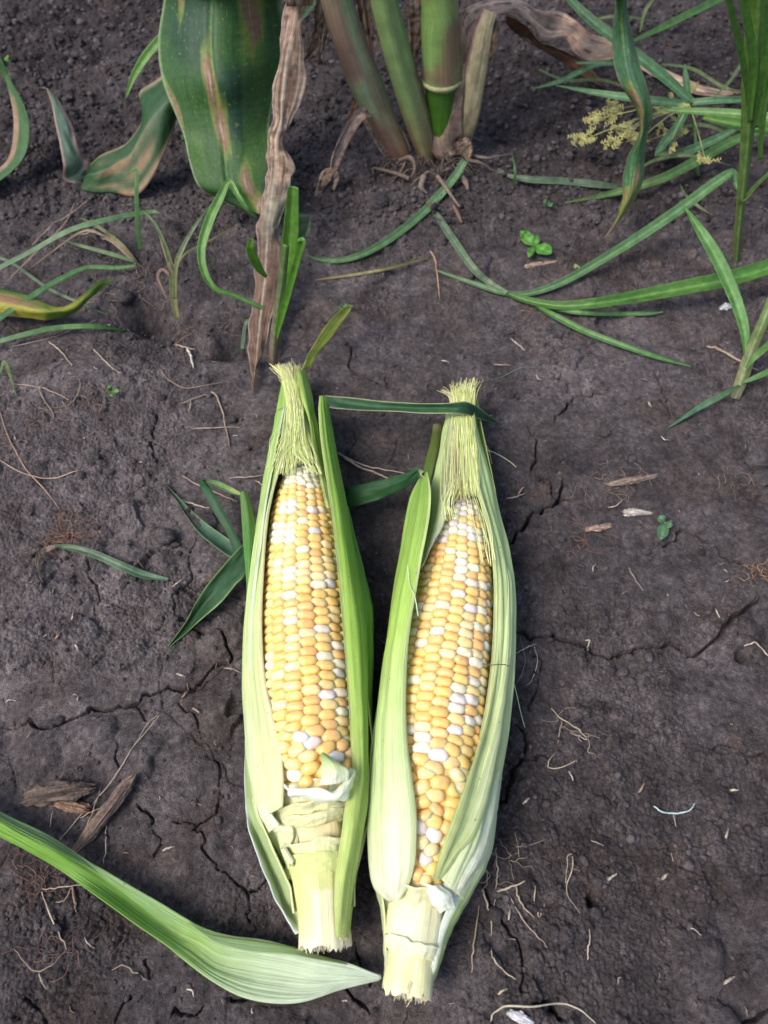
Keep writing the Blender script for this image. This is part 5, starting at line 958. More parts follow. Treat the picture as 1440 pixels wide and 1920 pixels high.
# low grass, right edge
kids = []; TG = empty('young_grass', G(1380, 745), 'young grass plant with splayed blades and a pale flattened stem near the right edge', 'grass plant')
rb([(1378, 748, .001), (1392, 708, .010), (1412, 650, .024), (1435, 595, .038), (1460, 530, .052)], [16, 24, 22, 20, 18], gcol((.26, .26, .13), (.16, .30, .08), mid=(.26, .38, .16)), keel=-.6, nu=14, thick=.0010, name='stem')
rb([(1398, 668, .018), (1396, 620, .028), (1380, 565, .038), (1350, 495, .048), (1315, 435, .056), (1282, 386, .060)], [6, 17, 22, 24, 18, 2], gcol((.08, .26, .04), (.12, .32, .08), mid=(.22, .42, .14)), keel=.4)
rb([(1388, 722, .008), (1360, 738, .010), (1310, 765, .006), (1250, 804, .001)], [4, 10, 10, 1], gcol((.10, .20, .06), (.10, .26, .14)), keel=.3)
rb([(1390, 718, .010), (1420, 706, .014), (1460, 688, .018)], [4, 10, 12], gcol((.10, .26, .06)), keel=.3)
rb([(1398, 690, .018), (1420, 665, .026), (1450, 640, .03)], [4, 12, 14], gcol((.12, .28, .06)), keel=.3)
adopt(TG, *kids)
# grass behind the dead leaf
kids = []; YB = G(511, 684); YG_ = empty('young_grass', YB, 'young grass plant half hidden behind the hanging dead leaf', 'grass plant')
yy_ = float(YB[1]); V_ = lambda a, b, d=0: Wp(tuple(PYv(a, b, yy_+d)))
rb([V_(511, 688), V_(514, 640), V_(520, 590), V_(528, 530), V_(536, 460)], [14, 18, 18, 16, 12], gcol((.30, .22, .18), (.12, .26, .07), mid=(.2, .3, .12)), keel=-.6, ground=False, thick=.001, name='stem')
rb([V_(524, 600), V_(536, 520, .004), V_(545, 440, .008), V_(550, 350, .012)], [14, 26, 30, 20], gcol((.12, .34, .03), (.10, .26, .04), mid=(.18, .44, .06)), keel=.4, ground=False)
rb([V_(516, 640), V_(530, 585, -.004), V_(548, 520, -.008), V_(560, 478, -.010), V_(566, 452, -.012), V_(556, 450, -.008)], [6, 14, 14, 12, 14, 4], gcol((.10, .30, .03)), keel=.4, ground=False)
rb([(512, 585, .016), (480, 572, .022), (440, 554, .028), (402, 540, .034), (382, 505, .042), (378, 465, .050), (392, 415, .060), (412, 372, .068), (430, 340, .074), (446, 366, .070), (462, 390, .064), (480, 408, .056)], [5, 7, 8, 10, 14, 16, 18, 16, 9, 9, 9, 4], gcol((.09, .25, .04), (.15, .36, .06), mid=(.2, .42, .1)), keel=.4, ground=False, nv=120)
rb([V_(500, 520, -.01), V_(484, 500, -.014), V_(470, 470, -.016), V_(472, 448, -.016)], [6, 16, 16, 8], gcol((.12, .34, .03)), keel=.4, ground=False)
rb([(478, 640, .002), (460, 650, .003), (438, 662, .002)], [3, 7, 2], gcol((.16, .28, .16)))
kids.append(pxsheet(None, [[(540, 440, .045), (546, 462, .038)], [(556, 405, .050), (558, 460, .036)], [(578, 405, .048), (574, 448, .036)], [(583, 420, .044), (582, 432, .040)]], gcol((.05, .10, .06), (.07, .12, .06)), 30, 14, .0004, 'leaf', 'leaf', lambda U, V: .0015*fbm(U*2, V*2, 2, 4)))
adopt(YG_, *kids)
# left clump
kids = []; LB = G(331, 596); LGp = empty('young_grass', LB, 'small spindly grass clump with tan dead tillers at left', 'grass plant')
rb([(332, 598, .001), (326, 560, .012), (322, 510, .026), (310, 462, .040), (290, 420, .050), (268, 396, .054)], [9, 13, 12, 7, 6, 2], gcol((.26, .28, .10), (.10, .22, .07)), ground=False, keel=.3)
rb([(328, 560, .012), (330, 500, .030), (345, 460, .040), (368, 420, .050), (398, 380, .056)], [6, 9, 8, 6, 1], gcol((.22, .28, .10), (.10, .20, .09)), ground=False, keel=.3)
rb([(326, 520, .024), (312, 480, .034), (300, 440, .038), (296, 430, .038)], [4, 6, 5, 1], gcol((.30, .24, .14)), ground=False)
rb([(330, 500, .028), (350, 474, .034), (395, 450, .036), (440, 425, .03)], [3, 4, 4, 1], gcol((.30, .30, .12)), ground=False)
rb([(322, 520, .020), (305, 505, .016), (296, 520, .010), (312, 560, .004)], [4, 6, 5, 2], gcol((.28, .18, .14)), ground=False)
adopt(LGp, *kids)
kids = []; LB = G(255, 492); LGp = empty('grass_tuft', LB, 'flattened grass tuft with long blades reaching to the left edge', 'grass plant')
rb([(256, 492, .002), (230, 462, .012), (200, 436, .016), (175, 420, .016), (150, 408, .012)], [5, 9, 7, 6, 2], gcol((.30, .26, .12), (.10, .20, .05)))
rb([(252, 490, .004), (215, 478, .010), (150, 460, .012), (125, 452, .010)], [5, 8, 6, 1], gcol((.16, .28, .10), (.10, .22, .08)))
rb([(300, 400, .016), (280, 397, .020), (200, 412, .024), (130, 432, .022), (60, 470, .018), (-20, 512, .014)], [2, 8, 10, 10, 9, 9], gcol((.10, .24, .07), (.16, .30, .14)))
rb([(262, 470, .012), (258, 420, .030), (256, 370, .045), (256, 322, .056), (246, 320, .055), (234, 332, .05)], [6, 8, 8, 7, 4, 1], gcol((.09, .24, .06)), ground=False)
rb([(256, 498, .003), (215, 502, .006), (162, 502, .010), (110, 525, .014), (50, 562, .016), (-20, 610, .014)], [5, 8, 8, 10, 11, 11], gcol((.12, .28, .06), (.14, .32, .12), mid=(.2, .4, .18)))
rb([(236, 620, .001), (180, 612, .005), (110, 614, .007), (50, 626, .007), (-20, 645, .006)], [3, 9, 10, 10, 9], gcol((.07, .22, .03), (.12, .28, .10)))
rb([(205, 592, .001), (150, 568, .006), (90, 540, .006), (20, 492, .006), (-20, 480, .006)], [2, 5, 6, 6, 6], gcol((.14, .22, .12)))
rb([(255, 495, .003), (225, 465, .01), (190, 440, .014), (150, 436, .012), (60, 500, .006)], [4, 6, 5, 4, 2], gcol((.32, .26, .16)))
rb([(140, 380, .012), (120, 420, .012), (70, 470, .008), (20, 520, .004)], [2, 3, 3, 2], gcol((.34, .26, .18)))
rb([(0, 700, .004), (10, 680, .008), (30, 740, .003)], [3, 7, 2], gcol((.14, .24, .06)))
adopt(LGp, *kids)
# ---- seedlings
def leafdisc(a, b, wd, colf, name='seed_leaf', lift=.003):
    "oval leaf from pixel a (base) to pixel b (tip)"
    pts = []; 
    for t in np.linspace(0, 1, 7):
        pts.append((a[0]+(b[0]-a[0])*t, a[1]+(b[1]-a[1])*t, .003+lift*math.sin(t*2.2)))
    return ribbon(None, pts, [wd*.12, wd*.6, wd*.95, wd, wd*.92, wd*.6, wd*.06], colf, name=name, mat='grass', nv=26, nu=12, thick=.0003, keel=.15)
def seedling(label, ctr, leaves, c=(.10, .28, .05), mat=None):
    e = empty('seedling', G(ctr[0], ctr[1]), label, 'seedling', 'small broadleaf seedlings on the soil'); ks = []
    for (bx, by, w_) in leaves: ks.append(leafdisc(ctr, (bx, by), w_, gcol(c, mid=tuple(np.array(c)*1.5), seed=bx)))
    mb = MB(); tube(mb, [G(ctr[0], ctr[1]+3, -.001), G(ctr[0], ctr[1], .004)], .0005, 6, K(.2, .3, .12), n=5); ks.append(mb.build('stem', 'grass')); adopt(e, *ks)
seedling('bright seedling with a long and a round leaf, below the stalk roots', (1002, 460), [(976, 432, 22), (1008, 440, 14), (1036, 474, 24), (990, 482, 12)], (.10, .32, .04))
seedling('pale seedling with one long and two round leaves on the right soil', (1247, 980), [(1239, 1012, 21), (1236, 966, 16), (1262, 984, 16)], (.12, .26, .12))
seedling('tiny two-leaved seedling on dark soil between the big seedling and the dull blade', (1028, 380), [(1020, 374, 10), (1036, 386, 11)], (.08, .22, .07))
seedling('tiny star-shaped seedling on the left soil', (210, 733), [(202, 723, 9), (224, 733, 9), (207, 744, 9)], (.12, .30, .06))
seedling('pinhead seedling just above the yellowing blade at the ear tuft', (643, 574), [(636, 578, 9), (652, 570, 9)], (.10, .24, .09))
seedling('single round sprout in the dark top left corner', (20, 113), [(10, 106, 13)], (.12, .30, .03))
seedling('pale sprout touching the arched blade', (1082, 505), [(1078, 494, 8), (1086, 498, 6)], (.3, .42, .16))
seedling('dull sprouts on the dark soil right of the folded leaf', (352, 262), [(340, 252, 12), (364, 268, 12), (346, 275, 10)], (.06, .14, .06))
# ---- leaf litter things
e = empty('leaf_fragment', G(210, 1058), 'dull green twisted leaf piece lying on cracked soil left of the ears', 'leaf piece'); kids = []
rb([(100, 1024, .002), (140, 1028, .003), (185, 1042, .004), (230, 1062, .004), (270, 1078, .003), (317, 1087, .001)], [7, 13, 14, 16, 16, 6], gcol((.10, .16, .07), (.12, .25, .14), mid=(.2, .3, .2)), name='blade', keel=.5, roll=[0, 10, -25, 10, 20])
rb([(104, 1024, .004), (88, 1030, .006), (74, 1040, .005), (70, 1058, .003), (76, 1078, .002), (85, 1096, .001)], [6, 11, 9, 6, 3, 1], gcol((.22, .17, .12), (.10, .10, .06)), name='dry_tip', crinkle=.0006)
adopt(e, *kids)
e = empty('husk_strip', G(330, 1760), 'long green husk strip lying across the bottom left, whitish where it widens beside the ears', 'husk strip'); kids = []
hs = [[(-120, 1455, .012), (-122, 1468, .018), (-126, 1486, .010)], [(0, 1522, .012), (-4, 1540, .018), (-10, 1562, .010)], [(60, 1551, .012), (52, 1572, .018), (46, 1592, .010)], [(120, 1582, .011), (110, 1602, .017), (100, 1624, .009)], [(200, 1636, .011), (190, 1650, .009), (170, 1672, .013)], [(290, 1690, .012), (272, 1712, .006), (250, 1728, .013)], [(345, 1724, .013), (322, 1748, .006), (305, 1765, .012)], [(385, 1745, .014), (368, 1772, .006), (345, 1800, .010)], [(430, 1756, .013), (410, 1800, .005), (395, 1838, .008)], [(490, 1762, .012), (470, 1812, .004), (450, 1868, .007)], [(540, 1774, .012), (530, 1822, .004), (510, 1881, .006)], [(600, 1792, .011), (596, 1832, .005), (570, 1878, .006)], [(660, 1808, .011), (655, 1832, .007), (640, 1856, .006)], [(712, 1827, .011), (715, 1832, .010), (712, 1838, .009)]]
kids.append(pxsheet(None, hs, lambda U, V: blend(cgrad([(0, K(.18, .38, .05)), (.35, K(.20, .40, .06)), (.55, K(.34, .52, .16)), (.72, K(.56, .68, .44)), (1, K(.60, .70, .56))])(V), K(.28, .44, .20), sstep(.5, .15, U)*sstep(.6, .35, V)*.8)*(0.96+.06*vn(U*26, V*1.5, 7)+.05*vn(U*60, V*2.5, 8))[..., None], 200, 60, .0007, 'blade', 'husk', lambda U, V: .0003*(vn(U*40, V*3, 5)*2-1)+.0006*fbm(U*2, V*7, 2, 6)))
kids.append(pxsheet(None, [[(350, 1728, .014), (372, 1744, .015)], [(400, 1752, .015), (408, 1768, .017)], [(470, 1762, .014), (470, 1784, .017)], [(540, 1773, .013), (545, 1790, .016)], [(600, 1791, .012), (602, 1800, .014)], [(650, 1806, .011), (650, 1808, .012)]], lambda U, V: blend(np.ones(U.shape+(3,))*K(.42, .58, .28), K(.30, .46, .12), sstep(.5, .0, U)), 70, 10, .0006, 'folded_edge', 'husk'))
adopt(e, *kids)
# ---- wood
def chunk(name, label, pts, rad, c, seed, mat='wood', flat=1.0, cat='dead root', group=None, parent=None, sides=56, n=110, rough=0.28, frac=1.0):
    pts = [(a, b, c_-rad[min(i, len(rad)-1)]*.35) for i, (a, b, c_) in enumerate(pts)]
    rad = [r*.66 for r in rad] if cat == 'dead root' else rad
    p = catmull(path3(pts, True), n); r_ = np.interp(np.linspace(0, 1, n), np.linspace(0, 1, len(rad)), rad)
    t = np.gradient(p, axis=0); t /= np.linalg.norm(t, axis=1, keepdims=True); s = np.cross(t, [0, 0, 1.0]); s /= np.linalg.norm(s, axis=1, keepdims=True); u = np.cross(s, t)
    A = np.arange(sides)/sides*2*np.pi; VV = np.linspace(0, 1, n)[:, None]
    rr = r_[:, None]*(1+rough*(vn(np.cos(A)[None]*2.2+5+0*VV, np.sin(A)[None]*2.2+VV*3, seed)*2-1)+rough*.8*(vn(A[None]*3+0*VV, VV*4, seed+2)*2-1)+.30*(vn(A[None]*7+VV*2, VV*2.5, seed+4)*2-1)+.16*(vn(A[None]*19+VV*3, VV*7, seed+5)*2-1)+.10*(vn(A[None]*9+0*VV, VV*30, seed+8)*2-1))
    rr = rr*np.clip(np.minimum(VV, 1-VV)*14+.55, 0, 1)
    g = p[:, None]+rr[..., None]*(np.cos(A)[None, :, None]*s[:, None]+flat*np.sin(A)[None, :, None]*u[:, None])
    for row_, sg_ in ((0, -1), (n-1, 1)):
        for k_ in range(6): g[row_-sg_*k_] += sg_*t[row_]*((vn(A*6, A*0, seed+11)-.4)*rad[len(rad)//2]*1.6*(1-k_/6))[:, None]
    col = (K(*c)*(0.35+.8*vn(A[None]*5+0*VV, VV*3, seed+6)+.6*vn(A[None]*16+VV*2, VV*4, seed+7))[..., None]).reshape(-1, 3)
    mb = MB(); mb.add(g.reshape(-1, 3), gridfaces(n, sides, wrap=True), col)
    for row in (0, n-1):
        o_ = mb.n; mb.add(np.concatenate([g[row], g[row].mean(0)[None]]), np.array([(i, (i+1) % sides, sides) for i in range(sides)]), K(*c)*.8)
    o = mb.build(name, mat, parent)
    if label: tag(o, label, cat if parent is None else None, group)
    return o
chunk('dead_root', 'thick fibrous dead root stub half sunk in the soil at lower left', [(50, 1500, .002), (75, 1490, .006), (110, 1486, .007), (145, 1482, .006), (168, 1478, .005)], [.0035, .0062, .0062, .0052, .0030], (.105, .078, .066), 3)
chunk('wood_chip', 'split reddish wood chip tucked under the thick root stub', [(93, 1505, .001), (130, 1510, .002), (166, 1518, .002)], [.0014, .0026, .0020], (.20, .125, .09), 5, cat='wood chip')
chunk('dead_root', 'slanting forked dead root whose lower end slips under the husk strip', [(140, 1594, .001), (165, 1566, .004), (190, 1535, .005), (218, 1500, .006), (240, 1470, .005), (250, 1456, .004)], [.0020, .0034, .0032, .0036, .0034, .0014], (.15, .108, .088), 7)
chunk('wood_chip', 'brown bark piece half buried beyond the pale seedling', [(1142, 908, .001), (1180, 902, .003), (1228, 893, .001)], [.0012, .0026, .0014], (.20, .15, .12), 8, cat='wood chip', flat=.6)
chunk('wood_chip', 'white-ended chip left of the pale seedling', [(1172, 962, .001), (1190, 961, .002), (1222, 962, .001)], [.0016, .0020, .0008], (.40, .35, .31), 9, cat='wood chip', flat=.7)
chunk('wood_chip', 'brown chip lying below the white-ended chip', [(1100, 994, .001), (1120, 990, .002), (1145, 986, .001)], [.0010, .0017, .0014], (.30, .21, .16), 10, cat='wood chip', flat=.7)
chunk('wood_chip', 'flat chip under the bright seedling', [(986, 500, .001), (1005, 496, .001), (1042, 490, .001)], [.0014, .0020, .0010], (.30, .22, .17), 11, cat='wood chip', flat=.5)
chunk('stone', 'small white stone fragment by the young grass at right', [(1352, 578, .001), (1360, 575, .002), (1368, 574, .001)], [.0012, .0022, .0014], (.60, .60, .57), 12, cat='stone', mat='straw')
chunk('stone', 'white flake at the bottom edge between crack and straw', [(955, 1900, .001), (975, 1908, .002), (997, 1918, .001)], [.0010, .0018, .0012], (.45, .45, .46), 13, cat='stone', mat='straw', flat=.5)
# ---- straws: (label, points, width in pixels, colour, flattened)
ST = K(.30, .225, .165); STP = K(.40, .33, .25); STB = K(.22, .145, .11); STW = K(.44, .39, .32)
straws = [
 ('long pale straw rising from the husk strip between the two dead roots', [(112, 1575), (150, 1530), (190, 1490), (225, 1440), (252, 1398), (298, 1342)], 4, STP), ('short straw crossing the long pale straw beside the slanting root', [(160, 1555), (175, 1520), (190, 1472)], 4, ST),
 ('thin straw bridging the slanting root and the wood chip', [(150, 1535), (175, 1520), (200, 1516)], 4, ST), ('stick with a hooked end above the thick root stub', [(108, 1465), (118, 1450), (128, 1437)], 4, STB),
 ('straw hanging from the slanting root down to the husk strip', [(198, 1545), (199, 1585), (193, 1620)], 4, STP), ('upright straw between husk strip and thick root stub', [(99, 1520), (96, 1535), (94, 1551)], 3, STP),
 ('horizontal straw just under the husk strip', [(76, 1668), (110, 1665), (170, 1656)], 4, STP), ('slanted straw under the husk strip ending at the rootlets', [(77, 1672), (100, 1728), (125, 1779)], 5, STP),
 ('brown stub poking out from under the husk strip', [(136, 1662), (140, 1685), (143, 1711)], 8, STB), ('forked straw bending left under the husk strip', [(134, 1664), (120, 1688), (104, 1691)], 4, ST),
 ('bent straw near the lower left corner, with a kink', [(28, 1779), (45, 1802), (68, 1822), (95, 1812), (123, 1785)], 4, ST), ('short straw below the kinked straw', [(73, 1825), (78, 1840), (86, 1854)], 5, STP),
 ('small curved straw left of the bottom of the husk strip', [(159, 1758), (166, 1770), (178, 1778)], 4, STW), ('curved straw lying under the middle of the husk strip', [(210, 1818), (232, 1811), (255, 1825), (277, 1838)], 4, ST),
 ('white curl of straw near the bottom, left of the ears', [(350, 1855), (360, 1857), (363, 1868)], 5, STW), ('white straw bit below the forked crack, between husk strip and ear', [(306, 1594), (316, 1590), (327, 1587)], 7, STW),
 ('dry straw sticking out beside the waist of the left ear', [(420, 1252), (438, 1255), (456, 1262)], 5, ST), ('short twig crossing the straw beside the waist of the left ear', [(428, 1242), (433, 1250), (436, 1258)], 2, ST),
 ('pale straw below the long soil crack, left', [(250, 1400), (275, 1360), (298, 1338)], 3, STP), ('wood splinter standing near the fork of the long crack', [(340, 1310), (350, 1298), (358, 1290)], 6, STB),
 ('chaff flake beside the long crack', [(362, 1328), (370, 1333), (376, 1338)], 7, ST), ('white flake near the left ear above the long crack', [(332, 1263), (340, 1266), (348, 1268)], 7, STW),
 ('small white straw below the leaf piece on the left soil', [(323, 1100), (333, 1092), (343, 1086)], 4, STW), ('brown splinter beside the leaf piece', [(258, 1050), (264, 1058), (271, 1066)], 6, STB),
 ('slim white straw on the left soil, upright', [(134, 1162), (136, 1155), (138, 1147)], 5, STW), ('white chip low on the left soil', [(141, 1208), (144, 1213), (147, 1219)], 7, STW), ('hooked pale straw at the far left below the crack', [(10, 1318), (18, 1312), (30, 1314)], 4, STW),
 ('short straw below the long crack at far left', [(49, 1384), (55, 1377), (61, 1369)], 3, STP), ('reddish splinter on the left soil', [(104, 1198), (108, 1193), (112, 1187)], 6, K(.34, .16, .10)),
 ('tan stem leaning toward the left ear tip, bent at the top', [(396, 735), (406, 742), (418, 775), (430, 840)], 7, ST), ('thin stem running left from the bent tan stem', [(398, 737), (370, 745), (335, 758)], 4, ST),
 ('straw crossing the foot of the bent tan stem', [(360, 804), (400, 802), (450, 801)], 4, ST), ('long curved rootlet beside the hanging leaf tip', [(298, 692), (320, 715), (350, 728), (385, 722), (416, 718)], 3, ST),
 ('upright white straw tip by the curved rootlet', [(354, 770), (357, 758), (358, 750)], 3, STW), ('long dry stem from the left edge curving to a point', [(0, 862), (40, 885), (95, 898), (135, 885), (155, 882)], 5, ST),
 ('long brown stem slanting down from the left edge', [(0, 770), (15, 815), (45, 875), (80, 915), (112, 955)], 4, K(.32, .20, .14)), ('straw under the leaf cluster of the left ear', [(330, 936), (355, 942), (392, 953)], 5, STP),
 ('brown stem passing under the left ear\'s upper blade', [(340, 892), (380, 912), (410, 925), (446, 940)], 5, K(.34, .24, .20)), ('grey stem touching the left ear at its kernels', [(430, 896), (460, 895), (505, 890)], 5, K(.36, .29, .25)),
 ('pale rootlet crossing the grey stem by the left ear', [(478, 900), (492, 910), (506, 922)], 3, STP), ('thick dry stem between the two ears', [(634, 850), (660, 868), (700, 886), (735, 900)], 8, K(.38, .30, .26)),
 ('second dry stem lying on the thick one between the ears', [(645, 855), (680, 872), (720, 880), (765, 888)], 5, K(.42, .34, .30)), ('pale straw on cracked soil above the right ear', [(957, 635), (970, 645), (984, 657)], 4, STW),
 ('tiny curved husk right of the right ear tuft', [(1006, 703), (1009, 710), (1016, 712)], 5, STW), ('short straw above the right ear tuft', [(925, 683), (940, 684), (957, 685)], 4, ST), ('white grain left of the short straw above the right ear', [(828, 676), (835, 677), (843, 680)], 5, STW),
 ('curved white bit under the splayed grass', [(1240, 818), (1246, 824), (1254, 825)], 4, STW), ('pale grain standing on the soil, right of centre', [(1216, 754), (1218, 758), (1221, 763)], 6, STW), ('tan stem passing behind the base of the splayed grass', [(1324, 650), (1350, 656), (1390, 678), (1422, 695)], 8, ST),
 ('tan straw twig beside the upper right ear husk', [(950, 935), (965, 932), (985, 926)], 5, STP), ('small twig standing on the tan straw twig', [(972, 926), (976, 920), (982, 913)], 5, K(.4, .26, .2)), ('curled pale rootlet above the white-ended chip', [(1140, 951), (1155, 949), (1166, 938)], 4, STP),
 ('slender dark twig in the middle of the right soil', [(1178, 1064), (1190, 1085), (1207, 1108)], 6, K(.20, .16, .14)), ('pale hooked bit on the right soil', [(1112, 1072), (1112, 1064), (1118, 1058)], 4, STW), ('forked white straw by the waist of the right ear', [(969, 1224), (985, 1215), (1005, 1207)], 4, STP),
 ('long thin rootlet hanging beside the waist of the right ear', [(1003, 1212), (1007, 1240), (1000, 1270), (988, 1286)], 3, STP), ('thin rootlet near the right ear, curved', [(975, 1196), (984, 1235), (980, 1260), (968, 1280)], 2, ST), ('white straw standing over the right crack', [(1098, 1201), (1100, 1210), (1102, 1219)], 5, STW),
 ('white straw in a hollow on the far right', [(1342, 1142), (1345, 1149), (1349, 1158)], 5, STW), ('arched tan root emerging at the right edge', [(1395, 1212), (1415, 1205), (1430, 1218), (1450, 1240)], 6, STP), ('bent rootlet above the crumbly soil', [(1034, 1328), (1050, 1345), (1075, 1360), (1100, 1386), (1085, 1378)], 4, STP),
 ('short straw crossing the bent rootlet', [(1055, 1350), (1050, 1368), (1045, 1395)], 4, STP), ('L-shaped straw on the crumbly soil', [(1040, 1412), (1028, 1430), (1030, 1440), (1060, 1436), (1092, 1420)], 4, STP), ('small leafy straw right of the L-shaped straw', [(1066, 1446), (1072, 1455), (1075, 1464)], 5, STW),
 ('bluish plastic-like thread curved on the crumbly soil', [(1225, 1512), (1240, 1522), (1262, 1526), (1290, 1520), (1303, 1508)], 6, K(.40, .52, .50)), ('white straw under the bluish thread', [(1262, 1526), (1265, 1538), (1267, 1550)], 4, STW), ('fine pale stick above the dark soil hole', [(1108, 1576), (1120, 1580), (1132, 1586)], 3, STW),
 ('pale grain left of the dark soil hole, below the loop', [(1060, 1645), (1061, 1655), (1062, 1640)], 3, STP), ('looped rootlet left of the dark soil hole', [(1062, 1640), (1064, 1610), (1072, 1600), (1075, 1625), (1064, 1658), (1068, 1685), (1086, 1712)], 4, STP), ('white rice-like grain in the middle of the crumbly soil', [(1140, 1650), (1147, 1645), (1156, 1638)], 8, STW),
 ('white rice-like grain right of its twin on the crumbly soil', [(1242, 1648), (1247, 1643), (1252, 1638)], 9, STW), ('white rice-like grain right of the bluish thread', [(1361, 1572), (1363, 1564), (1366, 1554)], 8, STW), ('tan grain above the bluish thread', [(1198, 1486), (1203, 1478), (1208, 1469)], 8, ST), ('tan grain near the right edge above the fine soil', [(1369, 1482), (1377, 1481), (1385, 1481)], 8, STP),
 ('pale grain on the crumbly soil beside the right ear', [(981, 1506), (986, 1502), (993, 1496)], 8, STW), ('long slanted straw at the foot of the right ear', [(950, 1668), (975, 1715), (1000, 1748), (1027, 1777)], 4, STP), ('second slanted straw above the long one', [(966, 1658), (975, 1690), (1001, 1720)], 6, STP), ('upright straw beside the base of the right ear', [(929, 1590), (933, 1630), (930, 1665)], 5, STP),
 ('flat straw pointing right at the base of the right ear', [(933, 1671), (955, 1664), (983, 1653)], 7, STP), ('short split straw left of the flat straw', [(905, 1670), (912, 1690), (918, 1722)], 6, STP), ('thin straw standing below the right ear base', [(920, 1755), (923, 1720), (928, 1686)], 4, STP), ('brown straw reaching the bottom of the right ear', [(885, 1822), (888, 1770), (900, 1698)], 5, K(.42, .30, .20)),
 ('curved pale straw below the slanted straws', [(921, 1778), (928, 1802), (945, 1822), (966, 1835)], 5, STP), ('vertical straw below the dark soil hole', [(1102, 1801), (1104, 1770), (1106, 1742)], 5, STP), ('short straw left of the looped rootlet', [(1002, 1690), (1003, 1675), (1004, 1661)], 4, STP), ('pale grain under the slanted straws', [(953, 1724), (955, 1716), (956, 1706)], 7, STW),
 ('long arched straw at the bottom edge', [(918, 1916), (930, 1898), (950, 1887), (1000, 1888), (1050, 1882), (1085, 1890), (1110, 1912), (1120, 1924)], 6, K(.42, .38, .28)), ('short tan straw above the arched straw', [(934, 1864), (942, 1858), (951, 1853)], 7, STP), ('pale grain near the bottom right corner', [(1355, 1846), (1365, 1838), (1376, 1831)], 10, STP), ('thin straw near the bottom right crack', [(1397, 1886), (1400, 1896), (1402, 1906)], 5, ST),
 ('curved white straw left of the bottom right corner', [(1290, 1739), (1302, 1743), (1315, 1754)], 3, STW), ('thin straw pointing up at the lower ear tip on the soil', [(762, 1888), (770, 1875), (778, 1862)], 4, STP), ('bent stem arriving from the upper stalk roots', [(806, 470), (812, 478), (818, 500), (824, 560)], 5, K(.36, .22, .15)),
 ('pale dry stem by the tuft on the left soil', [(90, 640), (110, 655), (135, 685)], 5, STP), ('fallen stem left of the tiny star seedling', [(20, 720), (60, 724), (95, 733), (130, 750)], 4, ST), ('kinked stem above the star seedling', [(85, 712), (75, 735), (100, 775), (95, 790)], 4, ST), ('dry rootlet loop left, above the cracked plates', [(148, 710), (150, 730), (130, 758), (95, 765)], 3, ST),
 ('tan stem near the left hollow', [(172, 652), (185, 665), (205, 685), (225, 700)], 5, STP), ('pale split straw in the left hollow', [(352, 655), (358, 668), (364, 690)], 8, STW), ('second pale straw beside the split one', [(330, 648), (345, 650), (365, 655)], 5, STP), ('curved straw under the yellowing leaf', [(10, 652), (60, 642), (120, 625), (180, 600)], 3, ST),
 ('tan stem between the left tufts', [(150, 440), (200, 450), (240, 470), (262, 500)], 4, ST), ('dead stem lying from the folded leaf to the left', [(170, 372), (120, 410), (80, 440), (60, 460)], 5, ST)]
for lb, pts, wd, c in straws:
    p0 = G(*pts[0]); p = np.array([G(a, b, .0006+.0012*(i_ % 2)) for i_, (a, b) in enumerate(pts)]); r_ = wd*depth(p0)/F/2
    cc = catmull(p, 30); cc[:, 2] = np.maximum(cc[:, 2], gz(cc[:, 0], cc[:, 1])+r_*.7); k_ = max(3, len(pts)); sd = int(pts[0][0])
    cc[:, :2] += (np.stack([vn(np.arange(30)*.35, np.zeros(30)+sd, 1), vn(np.arange(30)*.35, np.zeros(30)+sd, 2)], 1)-.5)*min(.0007, .05*np.linalg.norm(p[-1]-p[0]))
    mb = MB(); prof = [.75, 1, .95, .85, .45] if wd >= 6 else [.6, 1, .9, .5]; r_ *= .62
    cj = c*(0.85+.3*random.Random(sd).random()); tube(mb, cc, [q*r_ for q in prof], 7, colf=lambda V, A: cj*(0.7+.5*vn(V*8+sd, A*3, 3))[..., None])
    v = mb.v[0]; nm = 'rice_grain' if 'rice' in lb else 'straw'
    o = mb.build('straw', 'straw'); tag(o, lb if len(lb.split()) <= 16 else ' '.join(lb.split()[:16]), 'straw', 'straw and grass bits scattered on the soil')
# ---- uncountable litter
rg = np.random.default_rng(17)
def scatter(n, dens=None):
    out = []
    while len(out) < n:
        x_, y_ = rg.uniform(-30, 1470), rg.uniform(-10, 1950)
        # even per ground area: reject with projected density
        p = P(x_, y_, 0); sc = (depth(p)/0.42)**2.2
        if rg.random() > min(1, sc/4.0): continue
        if dens is not None and rg.random() > dens(x_, y_): continue
        out.append((x_, y_))
    return np.array(out)
ico = None
def icos():
    import bmesh
    bm = bmesh.new(); bmesh.ops.create_icosphere(bm, subdivisions=2, radius=1); v = np.array([q.co[:] for q in bm.verts]); f = np.array([[w_.index for w_ in q.verts] for q in bm.faces]); bm.free(); return v, f
IV, IF = icos()
dn = lambda x_, y_: min(1, .12+.85*math.exp(-(((x_-1170)/230)**2+((y_-1590)/230)**2))+.6*math.exp(-(((x_-1180)/120)**2+((y_-1250)/110)**2))+.5*math.exp(-(((x_-130)/130)**2+((y_-1700)/90)**2))+.5*math.exp(-(((x_-360)/130)**2+((y_-640)/50)**2))+(.45 if y_ < 420 else 0))
mb = MB()
pp = scatter(15000, dn); gp = G(pp[:, 0], pp[:, 1])
